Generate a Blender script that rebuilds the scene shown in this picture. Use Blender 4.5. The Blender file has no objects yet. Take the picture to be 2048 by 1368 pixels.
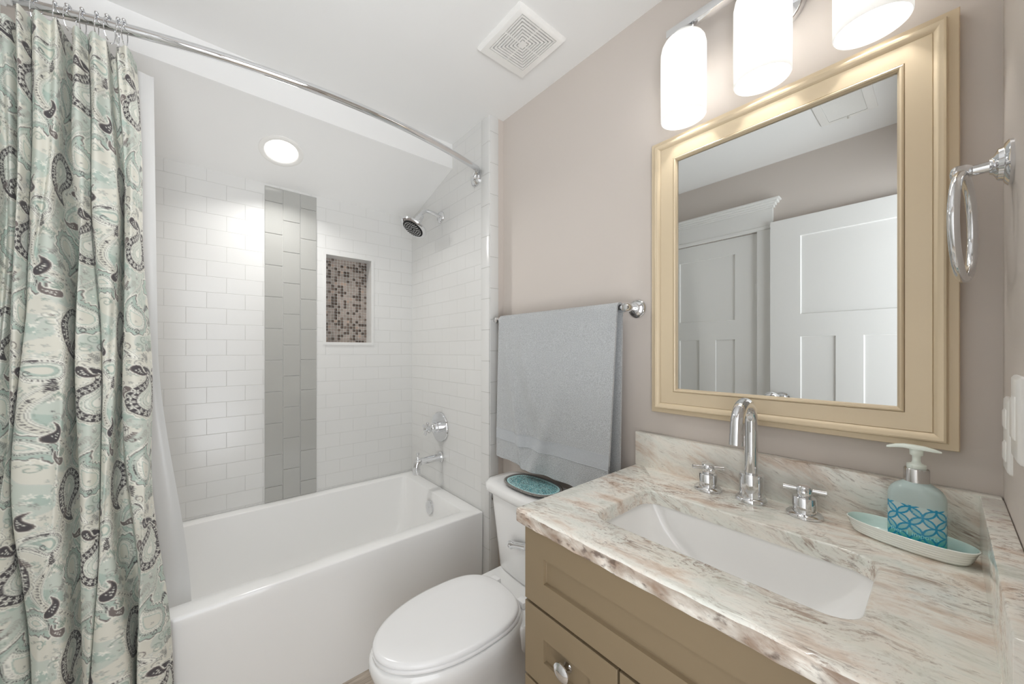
import bpy, bmesh, math, random
import numpy as np
from mathutils import Vector, Matrix

random.seed(7)
scene = bpy.context.scene
COL = scene.collection
PI = math.pi

# ------------------------------------------------------------------ camera, world, exposure
CAMZ = 1.26
FPX, CX, CY, YAW = 718.0, 955.4, 701.5, 0.6546      # focal length, principal point (px of 2048x1368), yaw
cd = bpy.data.cameras.new('camera')
cam = bpy.data.objects.new('camera', cd)
COL.objects.link(cam)
cam.location = (0, 0, CAMZ)
cam.rotation_euler = (PI / 2, 0, -YAW)
cd.sensor_fit = 'HORIZONTAL'
cd.sensor_width = 36.0
cd.lens = 36.0 * FPX / 2048.0
cd.shift_x = (1024.0 - CX) / 2048.0
cd.shift_y = (CY - 684.0) / 2048.0
cd.clip_start = 0.01
scene.camera = cam

world = bpy.data.worlds.new('world')
scene.world = world
world.use_nodes = True
bg = world.node_tree.nodes['Background']
# added world fill through the doorway, stronger from below to bounce off the ceiling
W_LOW, W_HIGH = 10.0, 2.4
_wn = world.node_tree
_tc = _wn.nodes.new('ShaderNodeTexCoord')
_sp = _wn.nodes.new('ShaderNodeSeparateXYZ')
_mr = _wn.nodes.new('ShaderNodeMapRange')
_mr.interpolation_type = 'SMOOTHSTEP'
_mr.inputs['From Min'].default_value = -0.35
_mr.inputs['From Max'].default_value = -0.05
_mr.inputs['To Min'].default_value = W_LOW
_mr.inputs['To Max'].default_value = W_HIGH
_wn.links.new(_tc.outputs['Generated'], _sp.inputs[0])
_wn.links.new(_sp.outputs['Z'], _mr.inputs['Value'])
_wn.links.new(_mr.outputs['Result'], bg.inputs[1])
bg.inputs[0].default_value = (0.95, 0.985, 1.03, 1)

VANITY_W, RECESS_W, SHADE_GLOW = 2.7, 4.6, 0.22
scene.view_settings.view_transform = 'Standard'
scene.view_settings.look = 'None'
scene.view_settings.gamma = 1.0
scene.view_settings.exposure = 0.16
scene.view_settings.use_curve_mapping = False
scene.cycles.diffuse_bounces = 8
scene.cycles.max_bounces = 14
scene.cycles.glossy_bounces = 6
scene.cycles.transmission_bounces = 8
scene.cycles.sample_clamp_indirect = 6.0
scene.cycles.use_denoising = True
scene.cycles.caustics_reflective = False
scene.cycles.caustics_refractive = False

# ------------------------------------------------------------------ room dimensions (metres)
W = 1.19          # mirror wall
XL = -0.42        # opposite wall (closet side)
YB = 2.15         # tiled back wall of the tub alcove
YF = -0.066       # wall behind the vanity's end, with the doorway
XS = 1.101        # tiled end wall of the tub alcove
YJ = 1.342        # where that wall returns
ZC = 2.403        # ceiling
DX0, DX1, DZ1 = -0.35, 0.36, 2.04   # doorway

# the added world fill enters by the doorway: a portal guides the sampling of the world (it gives no light itself)
pl = bpy.data.lights.new('doorway_portal', 'AREA')
pl.shape = 'RECTANGLE'
pl.size, pl.size_y = DX1 - DX0, DZ1
pl.cycles.is_portal = True
po = bpy.data.objects.new('doorway_portal', pl)
COL.objects.link(po)
po.location = ((DX0 + DX1) / 2, YF - 0.05, DZ1 / 2)
po.rotation_euler = (PI / 2, 0, 0)      # faces +Y

# ------------------------------------------------------------------ materials
def lin(c):
    return tuple(((v / 255.0) / 12.92 if v <= 10 else ((v / 255.0 + 0.055) / 1.055) ** 2.4) for v in c[:3])

def newmat(name):
    m = bpy.data.materials.new(name)
    m.use_nodes = True
    nt = m.node_tree
    return m, nt, nt.nodes['Principled BSDF']

def N(nt, t, **kw):
    n = nt.nodes.new(t)
    for k, v in kw.items():
        if k.startswith('i_'):
            n.inputs[k[2:].replace('_', ' ')].default_value = v
        else:
            setattr(n, k, v)
    return n

def M(name, col, rough=0.5, metal=0.0, spec=0.5, bump=0.0, bscale=200.0, coat=0.0, var=0.0, bdist=0.002):
    m, nt, b = newmat(name)
    b.inputs['Base Color'].default_value = (*lin(col), 1)
    b.inputs['Roughness'].default_value = rough
    b.inputs['Metallic'].default_value = metal
    b.inputs['Specular IOR Level'].default_value = spec
    b.inputs['Coat Weight'].default_value = coat
    b.inputs['Coat Roughness'].default_value = 0.05
    if bump or var:
        tc = N(nt, 'ShaderNodeNewGeometry')
        nz = N(nt, 'ShaderNodeTexNoise')
        nz.inputs['Scale'].default_value = bscale
        nz.inputs['Detail'].default_value = 4
        nt.links.new(tc.outputs['Position'], nz.inputs['Vector'])
        if bump:
            bp = N(nt, 'ShaderNodeBump')
            bp.inputs['Strength'].default_value = bump
            bp.inputs['Distance'].default_value = bdist
            nt.links.new(nz.outputs['Fac'], bp.inputs['Height'])
            nt.links.new(bp.outputs['Normal'], b.inputs['Normal'])
        if var:
            mx = N(nt, 'ShaderNodeMix', data_type='RGBA')
            mx.inputs[0].default_value = 0
            c = lin(col)
            mx.inputs['A'].default_value = (*[v * (1 - var) for v in c], 1)
            mx.inputs['B'].default_value = (*[min(1, v * (1 + var)) for v in c], 1)
            nt.links.new(nz.outputs['Fac'], mx.inputs[0])
            nt.links.new(mx.outputs['Result'], b.inputs['Base Color'])
    return m

def brick_mat(name, plane, u0, v0, bw, bh, mortar, tile, grout, rough=0.2, off=0.5, bump=0.6):
    """glazed tile laid in courses; plane 'XZ', 'YZ' or 'XY', world position"""
    m, nt, b = newmat(name)
    g = N(nt, 'ShaderNodeNewGeometry')
    sp = N(nt, 'ShaderNodeSeparateXYZ')
    nt.links.new(g.outputs['Position'], sp.inputs[0])
    cb = N(nt, 'ShaderNodeCombineXYZ')
    for i, (ax, o) in enumerate(zip(plane, (u0, v0))):
        ad = N(nt, 'ShaderNodeMath', operation='SUBTRACT')
        nt.links.new(sp.outputs[ax], ad.inputs[0])
        ad.inputs[1].default_value = o
        nt.links.new(ad.outputs[0], cb.inputs[i])
    br = N(nt, 'ShaderNodeTexBrick', offset=off, offset_frequency=2, squash=1.0)
    br.inputs['Scale'].default_value = 1.0
    br.inputs['Mortar Size'].default_value = mortar
    br.inputs['Mortar Smooth'].default_value = 0.6
    br.inputs['Bias'].default_value = 0
    br.inputs['Brick Width'].default_value = bw
    br.inputs['Row Height'].default_value = bh
    br.inputs['Color1'].default_value = (*lin(tile), 1)
    br.inputs['Color2'].default_value = (*lin([c - 1 for c in tile]), 1)
    br.inputs['Mortar'].default_value = (*lin(grout), 1)
    nt.links.new(cb.outputs[0], br.inputs['Vector'])
    nt.links.new(br.outputs['Color'], b.inputs['Base Color'])
    b.inputs['Roughness'].default_value = rough
    iv = N(nt, 'ShaderNodeMath', operation='SUBTRACT')
    iv.inputs[0].default_value = 1.0
    nt.links.new(br.outputs['Fac'], iv.inputs[1])
    nz = N(nt, 'ShaderNodeTexNoise')
    nz.inputs['Scale'].default_value = 9.0
    nz.inputs['Detail'].default_value = 1.0
    nt.links.new(g.outputs['Position'], nz.inputs['Vector'])
    ml = N(nt, 'ShaderNodeMath', operation='MULTIPLY_ADD')
    ml.inputs[1].default_value = 0.6
    nt.links.new(nz.outputs['Fac'], ml.inputs[0])
    nt.links.new(iv.outputs[0], ml.inputs[2])
    bp = N(nt, 'ShaderNodeBump')
    bp.inputs['Strength'].default_value = bump
    bp.inputs['Distance'].default_value = 0.0012
    nt.links.new(ml.outputs[0], bp.inputs['Height'])
    nt.links.new(bp.outputs['Normal'], b.inputs['Normal'])
    rr = N(nt, 'ShaderNodeMath', operation='MULTIPLY_ADD')
    rr.inputs[1].default_value = 0.5
    rr.inputs[2].default_value = rough
    nt.links.new(br.outputs['Fac'], rr.inputs[0])
    nt.links.new(rr.outputs[0], b.inputs['Roughness'])
    return m

def emit(name, col, s):
    m, nt, b = newmat(name)
    b.inputs['Base Color'].default_value = (*lin(col), 1)
    b.inputs['Emission Color'].default_value = (*lin(col), 1)
    b.inputs['Emission Strength'].default_value = s
    return m

TILE = (221, 221, 219)
m_paint = M('wall_paint_greige', (206, 198, 191), 0.55, spec=0.3, bump=0.08, bscale=350, bdist=0.001)
m_paint_end = M('wall_paint_greige_end', (206, 198, 191), 0.55, spec=0.3, bump=0.08, bscale=350, bdist=0.001)
m_ceil = M('ceiling_paint', (236, 236, 235), 0.7, spec=0.2, bump=0.05, bscale=200, bdist=0.001)
m_door = M('door_paint', (232, 232, 230), 0.35, spec=0.4)
m_trimw = M('trim_paint', (230, 230, 228), 0.35, spec=0.4)
m_tileb = brick_mat('subway_tile_back', 'XZ', 0.0945, 1.616, 0.155, 0.0758, 0.0014, TILE, (204, 204, 201))
m_tiles = brick_mat('subway_tile_end', 'YZ', 1.772 - 0.0775, 1.616, 0.155, 0.0758, 0.0014, TILE, (204, 204, 201))
m_bull = brick_mat('edge_tile', 'YZ', 1.30, 1.21, 0.3, 0.152, 0.0018, TILE, (186, 186, 182), off=0.0)
m_bullr = brick_mat('edge_tile_return', 'XZ', 1.0, 1.26, 0.4, 0.152, 0.0018, TILE, (186, 186, 182), off=0.0)
m_tub = M('tub_acrylic', (242, 242, 241), 0.12, spec=0.5, coat=0.3)
m_china = M('white_china', (238, 238, 237), 0.06, spec=0.5, coat=0.5)
m_seat = M('seat_plastic', (238, 238, 238), 0.22, spec=0.5)
m_chrome = M('chrome', (228, 229, 231), 0.05, 1.0)
m_chrome_soft = M('chrome_brushed', (205, 204, 202), 0.16, 1.0)
m_dark = M('black_face_and_slot_shade', (14, 14, 14), 0.7)  # shower spray face, and painted shade behind the fan slots
m_gap = M('dark_gap', (28, 22, 17), 0.8)
m_glass_tile = M('grey_glass_tile', (174, 174, 170), 0.1, spec=0.6, coat=0.4)
m_grout = M('light_grout', (214, 214, 210), 0.7)
m_cab = M('cabinet_taupe', (131, 115, 91), 0.38, spec=0.4, bump=0.03, bscale=300, bdist=0.0005)
m_frame = M('frame_champagne', (214, 197, 168), 0.34, spec=0.5, metal=0.15)
m_mirror = M('mirror_silver', (206, 208, 207), 0.0, 1.0)
m_plate = M('white_plastic', (236, 235, 232), 0.3)
m_dish = M('celadon_glaze', (206, 228, 222), 0.12, coat=0.4)
m_dish_out = M('white_glaze', (232, 236, 231), 0.12, coat=0.4)
m_pump = M('pump_plastic', (226, 234, 226), 0.3)
m_pewter = M('pewter_rim', (150, 147, 144), 0.35, 0.6, bump=0.5, bscale=260)
m_beadm = M('pewter_bead', (190, 188, 184), 0.25, 1.0)
m_print = M('pale_print', (150, 222, 226), 0.4)

def wood_floor():
    m, nt, b = newmat('plank_floor')
    g = N(nt, 'ShaderNodeNewGeometry')
    mp = N(nt, 'ShaderNodeMapping')
    mp.inputs['Scale'].default_value = (3, 40, 1)
    nt.links.new(g.outputs['Position'], mp.inputs[0])
    nz = N(nt, 'ShaderNodeTexNoise')
    nz.inputs['Scale'].default_value = 3
    nz.inputs['Detail'].default_value = 6
    nt.links.new(mp.outputs[0], nz.inputs['Vector'])
    cr = N(nt, 'ShaderNodeValToRGB')
    cr.color_ramp.elements[0].color = (*lin((160, 146, 130)), 1)
    cr.color_ramp.elements[1].color = (*lin((208, 196, 182)), 1)
    cr.color_ramp.elements[0].position = 0.3
    cr.color_ramp.elements[1].position = 0.7
    nt.links.new(nz.outputs['Fac'], cr.inputs[0])
    nt.links.new(cr.outputs[0], b.inputs['Base Color'])
    b.inputs['Roughness'].default_value = 0.4
    return m
m_floor = wood_floor()

def stone(name='brown_streak_stone', rough_edge=False):
    """streaked white, green-grey and brown quartzite"""
    m, nt, b = newmat(name)
    L = nt.links.new
    g = N(nt, 'ShaderNodeNewGeometry')
    wz = N(nt, 'ShaderNodeTexNoise')
    wz.inputs['Scale'].default_value = 5.0
    wz.inputs['Detail'].default_value = 4
    L(g.outputs['Position'], wz.inputs['Vector'])
    sb = N(nt, 'ShaderNodeVectorMath', operation='SUBTRACT')
    sb.inputs[1].default_value = (0.5, 0.5, 0.5)
    L(wz.outputs['Color'], sb.inputs[0])
    sc = N(nt, 'ShaderNodeVectorMath', operation='SCALE')
    sc.inputs['Scale'].default_value = 0.085
    L(sb.outputs[0], sc.inputs[0])
    ad = N(nt, 'ShaderNodeVectorMath', operation='ADD')
    L(g.outputs['Position'], ad.inputs[0])
    L(sc.outputs[0], ad.inputs[1])
    rot = N(nt, 'ShaderNodeMapping')
    rot.inputs['Rotation'].default_value = (math.radians(-24), 0, math.radians(-9))
    L(ad.outputs[0], rot.inputs[0])
    def streak(mscale, detail, loc, rgh=0.62):
        mp = N(nt, 'ShaderNodeMapping')
        mp.inputs['Scale'].default_value = mscale
        mp.inputs['Location'].default_value = loc
        L(rot.outputs[0], mp.inputs[0])
        nz = N(nt, 'ShaderNodeTexNoise')
        nz.inputs['Scale'].default_value = 1.0
        nz.inputs['Detail'].default_value = detail
        nz.inputs['Roughness'].default_value = rgh
        L(mp.outputs[0], nz.inputs['Vector'])
        return nz.outputs['Fac']
    def ramp(src, pts):
        cr = N(nt, 'ShaderNodeValToRGB')
        e = cr.color_ramp.elements
        while len(e) < len(pts):
            e.new(0.5)
        for el, (p, c) in zip(e, pts):
            el.position = p
            el.color = (c, c, c, 1) if not isinstance(c, tuple) else (*lin(c), 1)
        L(src, cr.inputs[0])
        return cr.outputs[0]
    def mul(x, y):
        mm = N(nt, 'ShaderNodeMath', operation='MULTIPLY')
        L(x, mm.inputs[0])
        L(y, mm.inputs[1])
        return mm.outputs[0]
    def mix(fac, base, col):
        mx = N(nt, 'ShaderNodeMix', data_type='RGBA')
        L(fac, mx.inputs[0])
        L(base, mx.inputs['A'])
        mx.inputs['B'].default_value = (*lin(col), 1)
        return mx.outputs['Result']
    base = ramp(streak((17, 3.2, 17), 7, (0, 0, 0)), [(0.26, (196, 172, 152)), (0.38, (218, 204, 190)), (0.47, (233, 229, 220)),
                                                     (0.60, (226, 227, 219)), (0.74, (194, 197, 186))])
    zone = ramp(streak((6.5, 1.7, 6.5), 3, (7, 5, 1)), [(0.42, 0.15), (0.60, 1.0)])
    c = mix(mul(ramp(streak((75, 9, 75), 9, (3, 1, 2), 0.74), [(0.52, 0.0), (0.58, 0.6), (0.70, 0.9)]), zone), base, (152, 124, 104))
    c = mix(mul(ramp(streak((170, 26, 170), 6, (5, 3, 9), 0.7), [(0.54, 0.0), (0.64, 0.8)]), zone), c, (108, 86, 74))
    c = mix(ramp(streak((230, 40, 230), 5, (2, 8, 1), 0.7), [(0.60, 0.0), (0.70, 0.55)]), c, (128, 112, 100))
    c = mix(ramp(streak((120, 14, 120), 5, (8, 2, 6), 0.65), [(0.58, 0.0), (0.70, 0.5)]), c, (240, 238, 232))
    b.inputs['Roughness'].default_value = 0.14
    b.inputs['Coat Weight'].default_value = 0.2
    if rough_edge:
        nz = N(nt, 'ShaderNodeTexNoise')
        nz.inputs['Scale'].default_value = 18
        nz.inputs['Detail'].default_value = 6
        mp = N(nt, 'ShaderNodeMapping')
        mp.inputs['Scale'].default_value = (1, 0.8, 1.3)
        L(g.outputs['Position'], mp.inputs[0])
        L(mp.outputs[0], nz.inputs['Vector'])
        c = mix(ramp(nz.outputs['Fac'], [(0.36, 0.0), (0.52, 0.6), (0.64, 0.9)]), c, (136, 112, 92))
        n2 = N(nt, 'ShaderNodeTexNoise')
        n2.inputs['Scale'].default_value = 75
        n2.inputs['Detail'].default_value = 5
        L(mp.outputs[0], n2.inputs['Vector'])
        c = mix(ramp(n2.outputs['Fac'], [(0.56, 0.0), (0.70, 0.75)]), c, (84, 68, 60))
        bp = N(nt, 'ShaderNodeBump')
        bp.inputs['Strength'].default_value = 0.6
        bp.inputs['Distance'].default_value = 0.003
        L(n2.outputs['Fac'], bp.inputs['Height'])
        L(bp.outputs['Normal'], b.inputs['Normal'])
        b.inputs['Roughness'].default_value = 0.45
        b.inputs['Coat Weight'].default_value = 0.0
    L(c, b.inputs['Base Color'])
    return m
m_stone_edge = stone('stone_rough_edge', True)
m_stone = stone()

def towel_mat(name, col, sc=420.0, st=0.9):
    m, nt, b = newmat(name)
    g = N(nt, 'ShaderNodeNewGeometry')
    nz = N(nt, 'ShaderNodeTexNoise')
    nz.inputs['Scale'].default_value = sc
    nz.inputs['Detail'].default_value = 3
    nt.links.new(g.outputs['Position'], nz.inputs['Vector'])
    cr = N(nt, 'ShaderNodeValToRGB')
    c = lin(col)
    cr.color_ramp.elements[0].position = 0.35
    cr.color_ramp.elements[1].position = 0.65
    cr.color_ramp.elements[0].color = (*[v * 0.80 for v in c], 1)
    cr.color_ramp.elements[1].color = (*[min(1, v * 1.13) for v in c], 1)
    nt.links.new(nz.outputs['Fac'], cr.inputs[0])
    nt.links.new(cr.outputs[0], b.inputs['Base Color'])
    bp = N(nt, 'ShaderNodeBump')
    bp.inputs['Strength'].default_value = st
    bp.inputs['Distance'].default_value = 0.003
    nt.links.new(nz.outputs['Fac'], bp.inputs['Height'])
    nt.links.new(bp.outputs['Normal'], b.inputs['Normal'])
    b.inputs['Roughness'].default_value = 0.95
    b.inputs['Sheen Weight'].default_value = 0.3
    return m
m_towel = towel_mat('grey_terry', (186, 189, 191), 330.0, 1.0)
m_band = towel_mat('grey_flat_weave', (184, 188, 192), 900.0, 0.25)

def attr_mat(name, attr, rough=0.8, trans=0.0, sheen=0.0, thin=False):
    m, nt, b = newmat(name)
    a = N(nt, 'ShaderNodeAttribute', attribute_name=attr)
    nt.links.new(a.outputs['Color'], b.inputs['Base Color'])
    b.inputs['Roughness'].default_value = rough
    b.inputs['Sheen Weight'].default_value = sheen
    b.inputs['Transmission Weight'].default_value = trans
    return m

def shade_mat():
    m = bpy.data.materials.new('opal_glass')
    m.use_nodes = True
    nt = m.node_tree
    nt.nodes.clear()
    out = N(nt, 'ShaderNodeOutputMaterial')
    tr = N(nt, 'ShaderNodeBsdfTranslucent')
    tr.inputs[0].default_value = (0.60, 0.60, 0.595, 1)
    df = N(nt, 'ShaderNodeBsdfDiffuse')
    df.inputs[0].default_value = (0.80, 0.80, 0.79, 1)
    mx = N(nt, 'ShaderNodeMixShader')
    mx.inputs[0].default_value = 0.45
    nt.links.new(tr.outputs[0], mx.inputs[1])
    nt.links.new(df.outputs[0], mx.inputs[2])
    em = N(nt, 'ShaderNodeEmission')
    em.inputs[0].default_value = (1.0, 0.985, 0.96, 1)
    em.inputs[1].default_value = SHADE_GLOW
    ad = N(nt, 'ShaderNodeAddShader')
    nt.links.new(mx.outputs[0], ad.inputs[0])
    nt.links.new(em.outputs[0], ad.inputs[1])
    nt.links.new(ad.outputs[0], out.inputs[0])
    return m
m_shade = shade_mat()
m_bulb = emit('bulb_frost', (255, 250, 242), 3.0)
m_lens = emit('downlight_lens', (255, 253, 248), 2.0)

def liner_mat():
    m = bpy.data.materials.new('liner_vinyl')
    m.use_nodes = True
    nt = m.node_tree
    nt.nodes.clear()
    out = N(nt, 'ShaderNodeOutputMaterial')
    tr = N(nt, 'ShaderNodeBsdfTranslucent')
    tr.inputs[0].default_value = (0.60, 0.60, 0.595, 1)
    df = N(nt, 'ShaderNodeBsdfPrincipled')
    df.inputs['Base Color'].default_value = (*lin((236, 236, 235)), 1)
    df.inputs['Roughness'].default_value = 0.3
    mx = N(nt, 'ShaderNodeMixShader')
    mx.inputs[0].default_value = 0.65
    nt.links.new(tr.outputs[0], mx.inputs[1])
    nt.links.new(df.outputs[0], mx.inputs[2])
    nt.links.new(mx.outputs[0], out.inputs[0])
    return m
m_liner = liner_mat()

# ------------------------------------------------------------------ object helpers
ORIGIN = {}

def finish(bm, smooth=None):
    bmesh.ops.recalc_face_normals(bm, faces=bm.faces[:])
    if smooth is not None:
        for f in bm.faces:
            f.smooth = True
        for e in bm.edges:
            if len(e.link_faces) == 2 and e.calc_face_angle(0) > math.radians(smooth):
                e.smooth = False

def obj(name, bm, mats, parent=None, loc=(0, 0, 0), smooth=40, recalc=True):
    """link a bmesh given in world coordinates as one mesh object (origin at the thing's base)"""
    if recalc:
        finish(bm, smooth)
    o0 = ORIGIN[parent.name] if parent else Vector(loc)
    bmesh.ops.translate(bm, verts=bm.verts[:], vec=-o0)
    me = bpy.data.meshes.new(name)
    bm.to_mesh(me)
    bm.free()
    for mt in (mats if isinstance(mats, (list, tuple)) else [mats]):
        me.materials.append(mt)
    o = bpy.data.objects.new(name, me)
    COL.objects.link(o)
    if parent:
        o.parent = parent
    else:
        o.location = o0
    ORIGIN[o.name] = o0.copy()
    return o

def tag(o, label, cat, group=None):
    o['label'] = label
    o['category'] = cat
    if group:
        o['group'] = group
    return o

def thing(name, label, cat, loc=(0, 0, 0), group=None):
    o = bpy.data.objects.new(name, None)
    o.empty_display_size = 0.02
    COL.objects.link(o)
    o.location = loc
    ORIGIN[o.name] = Vector(loc)
    return tag(o, label, cat, group)

def struct(o):
    o['kind'] = 'structure'
    return o

def copy_tree(o, parent=None):
    c = o.copy()
    COL.objects.link(c)
    c.parent = parent
    for ch in list(o.children):
        copy_tree(ch, c)
    return c

# ------------------------------------------------------------------ shape helpers (all add to a bmesh)
def B():
    return bmesh.new()

def box(bm, x0, x1, y0, y1, z0, z1, bev=0.0, seg=2, mi=0):
    t = bmesh.new()
    vs = [t.verts.new((x, y, z)) for x in (x0, x1) for y in (y0, y1) for z in (z0, z1)]
    for f in ((0, 1, 3, 2), (4, 6, 7, 5), (0, 4, 5, 1), (2, 3, 7, 6), (0, 2, 6, 4), (1, 5, 7, 3)):
        t.faces.new([vs[i] for i in f])
    bmesh.ops.recalc_face_normals(t, faces=t.faces[:])
    if bev > 0:
        bmesh.ops.bevel(t, geom=t.edges[:], offset=bev, segments=seg, affect='EDGES', profile=0.5)
    merge(bm, t, mi)
    return bm

def merge(bm, t, mi=0, mat=None):
    mp = {}
    for v in t.verts:
        mp[v] = bm.verts.new(mat @ v.co if mat else v.co)
    for f in t.faces:
        try:
            nf = bm.faces.new([mp[v] for v in f.verts])
            nf.material_index = mi
        except ValueError:
            pass
    t.free()

def loft(bm, rings, cap0=True, cap1=True, closed=True, mi=0, loop=False):
    """rings: lists of points, all of one length, bridged in order"""
    vr = [[bm.verts.new(p) for p in r] for r in rings]
    n = len(rings[0])
    pairs = list(zip(vr[:-1], vr[1:]))
    if loop:
        pairs.append((vr[-1], vr[0]))
    for a, b in pairs:
        for i in range(n if closed else n - 1):
            j = (i + 1) % n
            f = bm.faces.new((a[i], a[j], b[j], b[i]))
            f.material_index = mi
    if not loop:
        if cap0:
            bm.faces.new(vr[0][::-1]).material_index = mi
        if cap1:
            bm.faces.new(vr[-1]).material_index = mi
    return vr

def frame_of(axis):
    a = Vector(axis).normalized()
    u = a.orthogonal().normalized()
    if abs(a.z) > 0.999:
        u = Vector((1, 0, 0))
    v = a.cross(u)
    return a, u, v

def lathe(bm, prof, origin, axis=(0, 0, 1), seg=32, mi=0, cap0=True, cap1=True):
    """prof: (radius, height along axis)"""
    a, u, v = frame_of(axis)
    o = Vector(origin)
    rings = []
    for r, h in prof:
        r = max(r, 1e-5)
        rings.append([o + a * h + (u * math.cos(2 * PI * i / seg) + v * math.sin(2 * PI * i / seg)) * r for i in range(seg)])
    loft(bm, rings, cap0, cap1, mi=mi)
    return bm

def tube(bm, pts, rad, seg=14, mi=0, caps=True):
    pts = [Vector(p) for p in pts]
    n = len(pts)
    rads = rad if isinstance(rad, (list, tuple)) else [rad] * n
    tang = []
    for i in range(n):
        tang.append((pts[min(i + 1, n - 1)] - pts[max(i - 1, 0)]).normalized())
    u = tang[0].orthogonal().normalized()
    rings = []
    for i in range(n):
        t = tang[i]
        u = (u - t * u.dot(t)).normalized()
        v = t.cross(u)
        rings.append([pts[i] + (u * math.cos(2 * PI * k / seg) + v * math.sin(2 * PI * k / seg)) * rads[i] for k in range(seg)])
    loft(bm, rings, caps, caps, mi=mi)
    return bm

def torus(bm, center, normal, R, r, seg=40, rs=12, mi=0):
    a, u, v = frame_of(normal)
    c = Vector(center)
    rings = []
    for i in range(seg):
        t = 2 * PI * i / seg
        d = u * math.cos(t) + v * math.sin(t)
        rings.append([c + d * (R + r * math.cos(2 * PI * k / rs)) + a * (r * math.sin(2 * PI * k / rs)) for k in range(rs)])
    loft(bm, rings, loop=True, mi=mi)
    return bm

def ball(bm, c, r, seg=16, rings=10, sc=(1, 1, 1), mi=0):
    t = bmesh.new()
    bmesh.ops.create_uvsphere(t, u_segments=seg, v_segments=rings, radius=r)
    merge(bm, t, mi, Matrix.Translation(c) @ Matrix.Diagonal((*sc, 1)))
    return bm

def rrect(x0, x1, y0, y1, r, k=6, m=1):
    """rounded rectangle, counter-clockwise, k points per corner and m per side"""
    r = max(r, 1e-4)
    pts = []
    cs = [(x1 - r, y0 + r, -PI / 2), (x1 - r, y1 - r, 0), (x0 + r, y1 - r, PI / 2), (x0 + r, y0 + r, PI)]
    for ci, (cx_, cy_, a0) in enumerate(cs):
        arc = [(cx_ + r * math.cos(a0 + PI / 2 * i / (k - 1)), cy_ + r * math.sin(a0 + PI / 2 * i / (k - 1))) for i in range(k)]
        pts += arc
        nx = cs[(ci + 1) % 4]
        e = (nx[0] + r * math.cos(nx[2]), nx[1] + r * math.sin(nx[2]))
        for j in range(1, m):
            t = j / m
            pts.append((arc[-1][0] * (1 - t) + e[0] * t, arc[-1][1] * (1 - t) + e[1] * t))
    return pts

def ring3(pts2, z):
    return [Vector((x, y, z)) for x, y in pts2]

def catmull(P, n):
    P = [np.array(p, float) for p in P]
    P = [2 * P[0] - P[1]] + P + [2 * P[-1] - P[-2]]
    out = []
    for i in range(1, len(P) - 2):
        for j in range(n):
            t = j / n
            a, b, c, d = P[i - 1], P[i], P[i + 1], P[i + 2]
            out.append(0.5 * (2 * b + (c - a) * t + (2 * a - 5 * b + 4 * c - d) * t * t + (3 * b - a - 3 * c + d) * t ** 3))
    out.append(P[-2])
    return out

# ================================================================== THE SETTING
o = struct(obj('floor', box(B(), XL - 0.1, W + 0.1, -1.2, YB + 0.1, -0.06, 0.0), m_floor))

# ceiling: flat part, drop face, sloped part over the tub
SY, SZ0, SZ1 = 1.665, 2.27, 2.13
bm = B()
box(bm, XL - 0.1, W + 0.1, YF - 0.12, SY, ZC, ZC + 0.08)
pr = [(SY, SZ0), (YB + 0.02, SZ1 - 0.006), (YB + 0.02, ZC + 0.08), (SY, ZC + 0.08)]
loft(bm, [[Vector((x, y, z)) for y, z in pr] for x in (XL - 0.02, XS)])
struct(obj('ceiling', bm, m_ceil))

# back wall with a real niche opening
NX0, NX1, NZ0, NZ1, ND = 0.556, 0.828, 1.306, 1.814, 0.09
bm = B()
def wall_panel_y(bm, x0, x1, z0, z1):
    box(bm, x0, x1, YB, YB + 0.12, z0, z1)
wall_panel_y(bm, XL - 0.1, NX0, 0, 2.3)
wall_panel_y(bm, NX1, W + 0.1, 0, 2.3)
wall_panel_y(bm, NX0, NX1, 0, NZ0)
wall_panel_y(bm, NX0, NX1, NZ1, 2.3)
wb = struct(obj('wall_back', bm, m_tileb))

# niche: white edge trim, reveals, mosaic back
m_white_tile = M('white_tile_trim', TILE, 0.1)
bm = B()
tw = 0.012
def hollow(bm, o4, i4, y0, y1, mi=0):
    (a0, a1, c0, c1), (b0, b1, d0, d1) = o4, i4
    O = [(a0, c0), (a1, c0), (a1, c1), (a0, c1)]
    I = [(b0, d0), (b1, d0), (b1, d1), (b0, d1)]
    loft(bm, [[Vector((x, y0, z)) for x, z in O], [Vector((x, y0, z)) for x, z in I],
              [Vector((x, y1, z)) for x, z in I], [Vector((x, y1, z)) for x, z in O]], loop=True, mi=mi)
hollow(bm, (NX0 - tw, NX1 + tw, NZ0 - tw, NZ1 + tw), (NX0 + 0.004, NX1 - 0.004, NZ0 + 0.004, NZ1 - 0.004), YB - 0.004, YB + ND)
niche = obj('niche_surround', bm, m_white_tile, wb)
m_mos = [M('mosaic_taupe', (156, 144, 136), 0.3), M('mosaic_grey', (146, 136, 128), 0.25),
         M('mosaic_rose', (166, 146, 132), 0.35), M('mosaic_bronze', (96, 84, 76), 0.16, 0.6), m_grout,
         M('mosaic_brown', (112, 98, 88), 0.2, 0.3)]
bm = B()
box(bm, NX0, NX1, YB + ND - 0.006, YB + ND, NZ0, NZ1, mi=4)
nc, nr = 15, 29
pw, ph = (NX1 - NX0) / nc, (NZ1 - NZ0) / nr
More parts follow.
